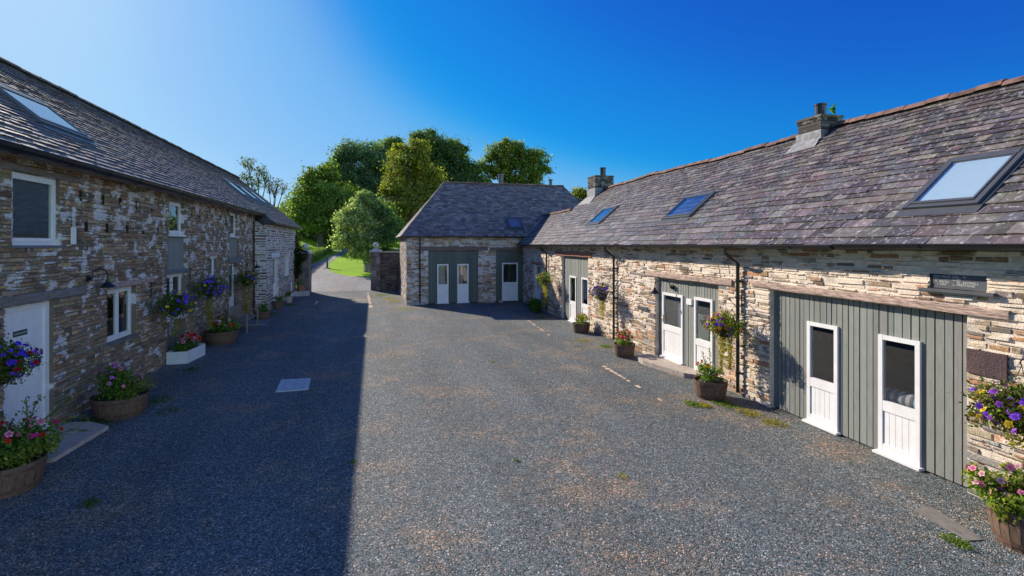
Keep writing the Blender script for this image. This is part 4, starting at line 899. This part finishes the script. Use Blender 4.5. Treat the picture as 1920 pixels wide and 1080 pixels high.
pot(-4.72, 28.1, .26, .40, 'round brown clay pot with pink flowers beside the wing door', [PINK, MAG], mat='barrel')
pot(-4.62, 31.0, .2, .35, 'grey clay pot with pink flowers halfway along the whitewash-pointed wing', [(.7, .1, .3)], mat='slab')
mb = MB(); mb.box(I3, -4.95, -3.95, 34.3, 34.9, 0, .32); tag(mb.build('stone_block', 'stone_gate'), 'rough grey stone block at the foot of the left gate pillar', 'stone block')
pot(-4.45, 34.6, .22, .4, 'orange clay pot with magenta flowers standing on the stone block by the left gate pillar', [(.7, .05, .25), PINK], 14, .3, z=.32)
mb = MB(); mb.box(I3, -4.95, -4.88, 34.0, 34.06, 0, .95); tag(mb.build('marker_post', 'white'), 'slim white marker post beside the ivy at the end of the wing', 'post')
BN = thing('garden_bench', 'weathered wooden garden bench with slatted back against the shaded barn', 'bench', (-5.12, 21.7, 0))
mb = MB()
for i in range(5): mb.box(I3, .12+i*.095, .20+i*.095, -.85, .85, .42, .445)
mb.build('seat', 'bench', BN)
mb = MB(); mb.box(I3, .02, .06, -.85, .85, .88, .97); mb.box(I3, .04, .075, -.85, .85, .50, .56)
for i in range(17): mb.box(I3, .035, .06, -.8+i*.1-.02, -.8+i*.1+.02, .56, .88)
mb.build('backrest', 'bench', BN)
for y in (-.88, .88):
    for (x, h) in ((.04, 1.0), (.58, .66)): mb = MB(); mb.box(I3, x-.03, x+.03, y-.03, y+.03, 0, h); mb.build('leg', 'bench', BN)
    mb = MB(); mb.box(I3, .07, .64, y-.035, y+.035, .66, .69); mb.build('armrest', 'bench', BN)
def slab(name, pts, h, label, mat='slab', cat='paving slab', z0=0.0):
    mb = MB(); n = len(pts)
    mb.poly([(x, y, z0+h) for x, y in pts])
    for k in range(n): a, b_ = pts[k], pts[(k+1) % n]; mb.poly([(*a, z0), (*b_, z0), (*b_, z0+h), (*a, z0+h)])
    return tag(mb.build(name, mat), label, cat)
slab('doorstep', [(7.22, 13.0), (7.78, 13.15), (7.92, 10.85), (7.56, 10.75), (7.40, 10.95), (7.1, 12.4)], .12, 'worn concrete doorstep in front of the sunlit white doors', cat='step')
slab('doorstep', [(-5.45, 9.2), (-5.45, 11.0), (-5.0, 10.95), (-4.55, 10.6), (-4.66, 9.2)], .07, 'rough granite slab before the white boarded door', cat='step')
slab('paving_slab', [(-5.45, 22.3), (-5.45, 23.9), (-4.3, 23.9), (-4.25, 22.6)], .06, 'square grey slate slab before the shaded glazed door', 'sill')
slab('drain_cover', [(-2.15, 13.33), (-1.48, 13.3), (-1.42, 12.28), (-2.10, 12.26)], .02, 'pale square inspection cover lying in the gravel of the shaded yard', 'cover_metal', 'drain cover')
dc = bpy.data.objects['drain_cover']; mb = MB(); mb.poly([(-2.05, 13.22, .024), (-1.56, 13.20, .024), (-1.52, 12.38, .024), (-2.01, 12.37, .024)]); mb.build('lid', 'slab_pale', dc)
slab('drain_board', [(6.69, 4.78), (6.72, 4.70), (6.55, 4.05), (6.37, 4.08), (6.45, 4.72)], .018, 'narrow brown board half buried in the gravel near the lower right corner', 'timber_grey', 'board')
# lawn post
mb = MB(); z = gz(51.3); mb.box(I3, -4.33, -4.17, 51.22, 51.38, z, z+1.25); mb.box(I3, -4.5, -4.0, 51.05, 51.55, z, z+.04); tag(mb.build('sign_post', 'green_post'), 'slim dark green post standing on the lawn in the bend of the drive', 'post')

# ------------------------------------------------------------------ trees
def at(px, py, Z):
    a = (px-960)/950.; b = -(py-458)/950.
    return np.array([Z*(sin(YAW)+a*cos(YAW)), Z*(cos(YAW)-a*sin(YAW)), 3.3+Z*b])
def tree(name, label, Z, lobes, base, dens, leaf, pal, group='trees beyond the yard', trunk=.35, bark='bark', fill=.35, cat='tree', limbs=True, sub=3, shade_pal=None):
    b = at(base, 458, Z); b[2] = gz(b[1]); t = thing(name, label, cat, tuple(b), 0, group)
    Ls = []
    for (x, y, r) in lobes:
        Ls.append((at(x, y, Z+random.uniform(-.5, .5)*r/950*Z)-b, r*Z/950.))
    P = []; O = []; cvs = []
    bm_ = MB(); top = max(c[2] for c, r in Ls); cen = sum(c for c, r in Ls)/len(Ls); fork = np.array([cen[0]*.3, cen[1]*.3, max(.8, top*.28)])
    bm_.tube([(0, 0, -.2), (fork[0]*.4, fork[1]*.4, fork[2]*.5), tuple(fork)], [trunk*1.25, trunk, trunk*.8], 8)
    for c, r in Ls:
        mid = fork*.45+c*.55+np.array([0, 0, -.12*r])
        bm_.tube([tuple(fork), tuple(mid), tuple(c)], [trunk*.6, trunk*.35, trunk*.18], 6, caps=False)
        for _ in range(sub+3):
            d = rand_unit(1)[0]; d[2] = abs(d[2])*.7; q = c+d*r*.85
            s = mid*.4+c*.6; bm_.tube([tuple(s), tuple((s+q)/2+rng.normal(size=3)*.1*r), tuple(q)], [trunk*.16, trunk*.1, trunk*.03], 5, caps=False)
        nc = int(60*max(.5, fill*2)); n = int(dens*2.3*r*r)
        d = rand_unit(nc); d[:, 2] = np.where(d[:, 2] < -.3, -d[:, 2], d[:, 2])
        cc = c+d*r*(.22+.98*rng.random((nc, 1))**.65)*np.array([1, 1, .95]); k = rng.integers(0, nc, n)
        cr = r*rng.uniform(.12, .30, nc)
        g = rng.normal(size=(n, 3))*cr[k][:, None]*np.array([1, 1, .7]); P.append(cc[k]+g); O.append(d[k]*.8+rand_unit(n)*.6+np.array([0, 0, .5])); cvs.append((1+rng.uniform(-.28, .28, nc))[k])
    bm_.build('trunk', bark, t)
    P = np.concatenate(P); O = np.concatenate(O); cv = np.concatenate(cvs)[:, None]; n = len(P)
    K = pick(n, pal, .22)
    if shade_pal: K = np.where((P[:, 0]-cen[0]+rng.normal(size=n)*.6 > .9)[:, None], pick(n, shade_pal, .22), K)  # shade side painted in: leaves away from the sun take darker greens
    leaves_mesh('crown', P, rand_unit(n), O, leaf*rng.uniform(.6, 1.4, n), np.clip(K*cv, 0, 1), 'leaf', t, .65)
    return t
OAK = [(0.117, 0.187, 0.044), (0.167, 0.240, 0.054), (0.233, 0.280, 0.065)]
DKG = [(0.104, 0.166, 0.072), (0.135, 0.217, 0.084), (0.189, 0.250, 0.096)]
YGR = [(0.246, 0.248, 0.046), (0.334, 0.301, 0.069), (0.174, 0.209, 0.046)]
BLG = [(0.120, 0.215, 0.131), (0.160, 0.260, 0.153), (0.240, 0.307, 0.153)]
tree('broadleaf_tree', 'spreading green tree left of the group, above the left lawn', 72, [(600, 350, 33), (583, 385, 36), (632, 385, 36), (570, 420, 30), (615, 425, 38), (612, 330, 18), (645, 415, 34), (600, 395, 34), (590, 350, 22)], 600, 260, .36, OAK, trunk=.4)
tree('broadleaf_tree', 'blue-green open tree behind the variegated tree', 86, [(660, 300, 30), (692, 302, 28), (642, 325, 26), (680, 340, 34), (650, 295, 16), (700, 370, 30), (665, 365, 30), (715, 310, 20), (640, 300, 14)], 685, 230, .38, BLG, trunk=.4)
tree('broadleaf_tree', 'narrow dark tree squeezed between the blue-green and the golden-green trees', 90, [(727, 290, 24), (712, 325, 26), (738, 272, 14), (722, 360, 28)], 722, 260, .38, DKG)
tree('broadleaf_tree', 'large golden-green tree directly left of the house hip', 74, [(765, 315, 32), (750, 350, 30), (775, 380, 36), (748, 290, 18), (800, 345, 30), (745, 400, 28), (785, 285, 20), (790, 330, 26), (810, 375, 30), (735, 360, 22)], 775, 290, .34, YGR, trunk=.45)
tree('broadleaf_tree', 'tallest dark tree with broad rounded top behind the hipped roof', 88, [(800, 278, 30), (838, 298, 36), (868, 330, 26), (825, 345, 34), (788, 265, 16), (858, 288, 18), (880, 350, 24), (815, 310, 32), (850, 350, 34), (885, 320, 14)], 835, 250, .38, DKG+OAK[:1], trunk=.5)
tree('broadleaf_tree', 'open-branched tree standing apart above the house ridge', 92, [(938, 292, 22), (968, 288, 22), (1002, 302, 22), (990, 335, 22), (940, 330, 22), (908, 318, 17), (1018, 322, 15), (960, 345, 20), (905, 345, 15), (1005, 345, 14), (950, 275, 14), (920, 300, 12), (980, 312, 22), (950, 312, 20)], 965, 200, .38, OAK+YGR[:1], trunk=.4, sub=6)
tree('broadleaf_tree', 'bushy dark green tree filling in behind the left lawn', 82, [(575, 378, 22), (558, 400, 20), (590, 345, 15), (545, 420, 18), (622, 322, 15), (600, 400, 26), (640, 350, 24), (635, 400, 28)], 590, 230, .36, DKG+OAK[:1])
tree('pine_tree', 'tall wind-swept pine above the roof of the shaded wing', 102, [(466, 312, 15), (486, 328, 16), (462, 336, 12), (478, 348, 14), (500, 338, 9)], 484, 60, .34, [(.12, .15, .12), (.14, .15, .10)], trunk=.32, sub=6)
tree('thorn_tree', 'low thinly leaved tree leaning right beside the pine', 101, [(505, 352, 13), (520, 345, 11), (532, 354, 10), (515, 362, 12)], 506, 40, .30, [(.12, .13, .11), (.14, .12, .09)], trunk=.28, sub=10)
tree('broadleaf_tree', 'small yellow-green tree peeping over the lower roof beside the far chimney', 62, [(1085, 368, 14), (1078, 380, 12), (1098, 372, 15), (1100, 392, 16)], 1092, 420, .26, YGR)
tree('broadleaf_tree', 'low dark green tree filling the gap beside the house hip', 60, [(720, 410, 26), (700, 438, 24), (737, 440, 20)], 722, 420, .28, DKG, trunk=.25)
tree('broadleaf_tree', 'distant small tree just right of the shaded wing roof', 95, [(552, 402, 17), (563, 428, 18), (577, 405, 20), (545, 430, 16)], 560, 260, .4, OAK)
tree('variegated_tree', 'rounded cream-and-green variegated tree beside the lawn', 46, [(682, 396, 26), (660, 420, 26), (706, 418, 28), (652, 455, 22), (698, 458, 30), (684, 370, 12), (672, 378, 10), (726, 448, 22), (641, 434, 12), (640, 462, 11), (722, 400, 12), (735, 425, 10), (652, 400, 11), (700, 385, 14), (666, 478, 14), (680, 478, 18), (703, 487, 17), (725, 478, 14)], 690, 900, .19, [(.44, .48, .26), (.55, .57, .36), (.22, .29, .11), (.32, .40, .17), (.16, .23, .08)], trunk=.33, bark='bark_pale', shade_pal=[(.07, .13, .05), (.10, .18, .06), (.14, .22, .08), (.05, .10, .04)])
# far wood as one mass
W_ = []
n = 26000; X = rng.uniform(-75, 60, n); Y = rng.uniform(112, 122, n)
prof = 5.2+2.5*np.sin(X*.13)+2.0*np.sin(X*.31+1)+1.2*np.sin(X*.9)
Zz = np.array([gz(y) for y in Y])+prof*np.sqrt(rng.random(n))
o = leaves_mesh('distant_wood', np.stack([X, Y, Zz], 1), rand_unit(n), rand_unit(n)+np.array([0, -.4, .6]), rng.uniform(.5, 1.1, n), pick(n, OAK+DKG, .35), 'leaf', None, .7)
tag(o, 'distant belt of dense green woodland along the rise behind the lawns', 'woodland', kind='stuff')
n = 42000; X = rng.uniform(-32, 42, n); Y = rng.uniform(86, 95, n); prof = 5.0+1.6*np.sin(X*.35)+1.3*np.sin(X*.83+1)+.8*np.sin(X*2.1)
Zz = np.array([gz(y) for y in Y])+prof*np.sqrt(rng.random(n))*(.55+.45*(Y-86)/9)
o = leaves_mesh('shrubbery', np.stack([X, Y, Zz], 1), rand_unit(n), rand_unit(n)+np.array([0, -.4, .6]), rng.uniform(.25, .6, n), pick(n, OAK+DKG, .35), 'leaf', None, .7)
tag(o, 'thick dark green undergrowth beneath the tall trees at the back of the lawn', 'undergrowth', kind='stuff')
# hedge beside the drive
HG = thing('hedge', 'clipped dark hedge running along the left side of the drive', 'hedge', (0, 0, 0))
n = 15000; tt = rng.random(n); hy = 44+tt*30; hx = np.interp(hy, [44, 53, 60, 73], [-7.0, -6.85, -6.5, -5.9])
face = rng.random(n); dx = np.where(face < .5, .5, rng.uniform(-.5, .5, n))+rng.normal(size=n)*.05; dz = np.where(face < .5, rng.random(n), 1.)*np.interp(hy, [44, 55, 74], [1.25, 1.15, .7])+rng.normal(size=n)*.06
leaves_mesh('foliage', np.stack([hx+dx, hy, np.array([gz(y) for y in hy])+dz], 1), rand_unit(n), rand_unit(n)+np.array([.5, 0, .6]), rng.uniform(.08, .17, n), pick(n, OAK+DKG, .35), 'leaf', HG)
mb = MB()
for a in range(44, 74, 3): x = float(np.interp(a+1.5, [44, 53, 60, 73], [-7.0, -6.85, -6.5, -5.9])); mb.box(I3, x-.42, x+.42, a, a+2.99, gz(a), gz(a)+float(np.interp(a, [44, 55, 74], [1.1, 1.0, .5])))
mb.build('stems', 'bark', HG)
# ivy
def ivy(label, P, n, size=.09, nrm=(0, -.5, .2)):
    t = thing('ivy', label, 'ivy', tuple(P[0][:3]), 0)
    C = [(p[0]-P[0][0], p[1]-P[0][1], p[2]-P[0][2], p[3]) for p in P]
    foliage_part('foliage', t, C, (1, 1, 1.3), n, size, [(.02, .045, .015), (.03, .06, .02), (.045, .08, .02)])
    s = MB(); s.tube([(0, 0, -P[0][2]), (C[-1][0], C[-1][1], C[-1][2])], .04, 6); s.build('stem', 'bark', t)
ivy('dark ivy column climbing the far corner of the wing', [(-4.9, 36.3, .5, .35), (-4.9, 36.3, 1.2, .35), (-4.9, 36.3, 2.0, .35), (-4.9, 36.3, 2.8, .35), (-4.9, 36.3, 3.6, .35)], 3000)
ivy('bushy dark ivy draped over the left gate pillar', [(-4.75, 35.75, 1.5, .3), (-4.65, 35.7, 2.1, .35), (-4.4, 35.7, 2.6, .35), (-4.75, 35.75, 2.7, .3)], 2600)
# corner shrub and pot fern
SH = thing('leafy_shrub', 'fresh green leafy shrub growing in the shaded inner corner', 'shrub', (*placeR(23.6, .55)[:2], 0))
foliage_part('foliage', SH, [(0, 0, .35, .35), (.1, .5, .35, .35), (-.05, -.45, .3, .32)], (1, 1, .9), 1600, .09, [(.08, .17, .02), (.11, .22, .03), (.06, .12, .02)])
s = MB(); s.tube([(0, 0, 0), (0, 0, .4)], .02, 5); s.build('stem', 'bark', SH)
p = Vector(placeR(9.86, -2.95)); FN = thing('fern', 'small bright fern sprouting from the top of the nearer chimney', 'fern', (p.x-.05, p.y, 6.46))
foliage_part('fronds', FN, [(0, 0, .07, .1), (0, -.08, .1, .08)], (1, 1, 1), 90, .1, [(.12, .3, .02), (.16, .36, .03)], asp=.3)
# weeds and moss tufts along the wall feet
def weeds(spots):
    P = []; D = []; K = []
    for (x, y, r, n, c) in spots:
        for _ in range(n*2):
            a = rng.random()*6.28; q = r*rng.random()**.7; P.append((x+q*cos(a), y+q*sin(a)*1.4, gz(y)+.012+.03*rng.random())); D.append((rng.normal(), rng.normal(), .6)); K.append(c)
    pal = np.array([[(.16, .24, .02), (.36, .30, .03), (.10, .18, .02)][k] for k in K])*rng.uniform(.7, 1.3, (len(K), 1))
    return leaves_mesh('weeds', P, np.array(D), rand_unit(len(P))*.4+np.array([0, 0, 1]), rng.uniform(.02, .05, len(P)), pal, 'leaf', None, .5)
S_ = [(.93, 31.6, .5, 260, 1), (1.2, 29.8, .45, 180, 1), (1.56, 26.2, .6, 220, 1), (.5, 33.8, .6, 300, 0), (6.33, 9.05, .16, 160, 0), (6.5, 8.9, .1, 120, 1), (6.95, 8.9, .25, 200, 0), (7.04, 8.3, .2, 150, 1), (7.1, 7.7, .2, 130, 1), (6.9, 16.0, .3, 130, 1), (-3.47, 7.6, .12, 60, 2), (6.2, 4.1, .12, 90, 0),
      (-4.4, 12.2, .3, 160, 2), (-3.9, 11.4, .2, 60, 2), (-4.9, 10.9, .4, 300, 2), (-4.4, 29.5, .5, 300, 0), (-4.6, 26, .4, 200, 2), (7.3, 21.7, .4, 200, 0), (7.2, 14.9, .2, 160, 0), (7.3, 12.0, .1, 30, 0), (-.3, 8.0, .05, 16, 2), (3.2, 13.8, .06, 16, 0), (2.1, 7.4, .04, 12, 0), (3.4, 6.5, .07, 20, 1), (.2, 4.6, .08, 30, 1), (-4.6, 15.0, .2, 80, 2), (1.9, 34.5, .3, 150, 0)]
tag(weeds(S_), 'scattered weeds and mossy tufts in the gravel along the wall feet', 'weeds', kind='stuff')
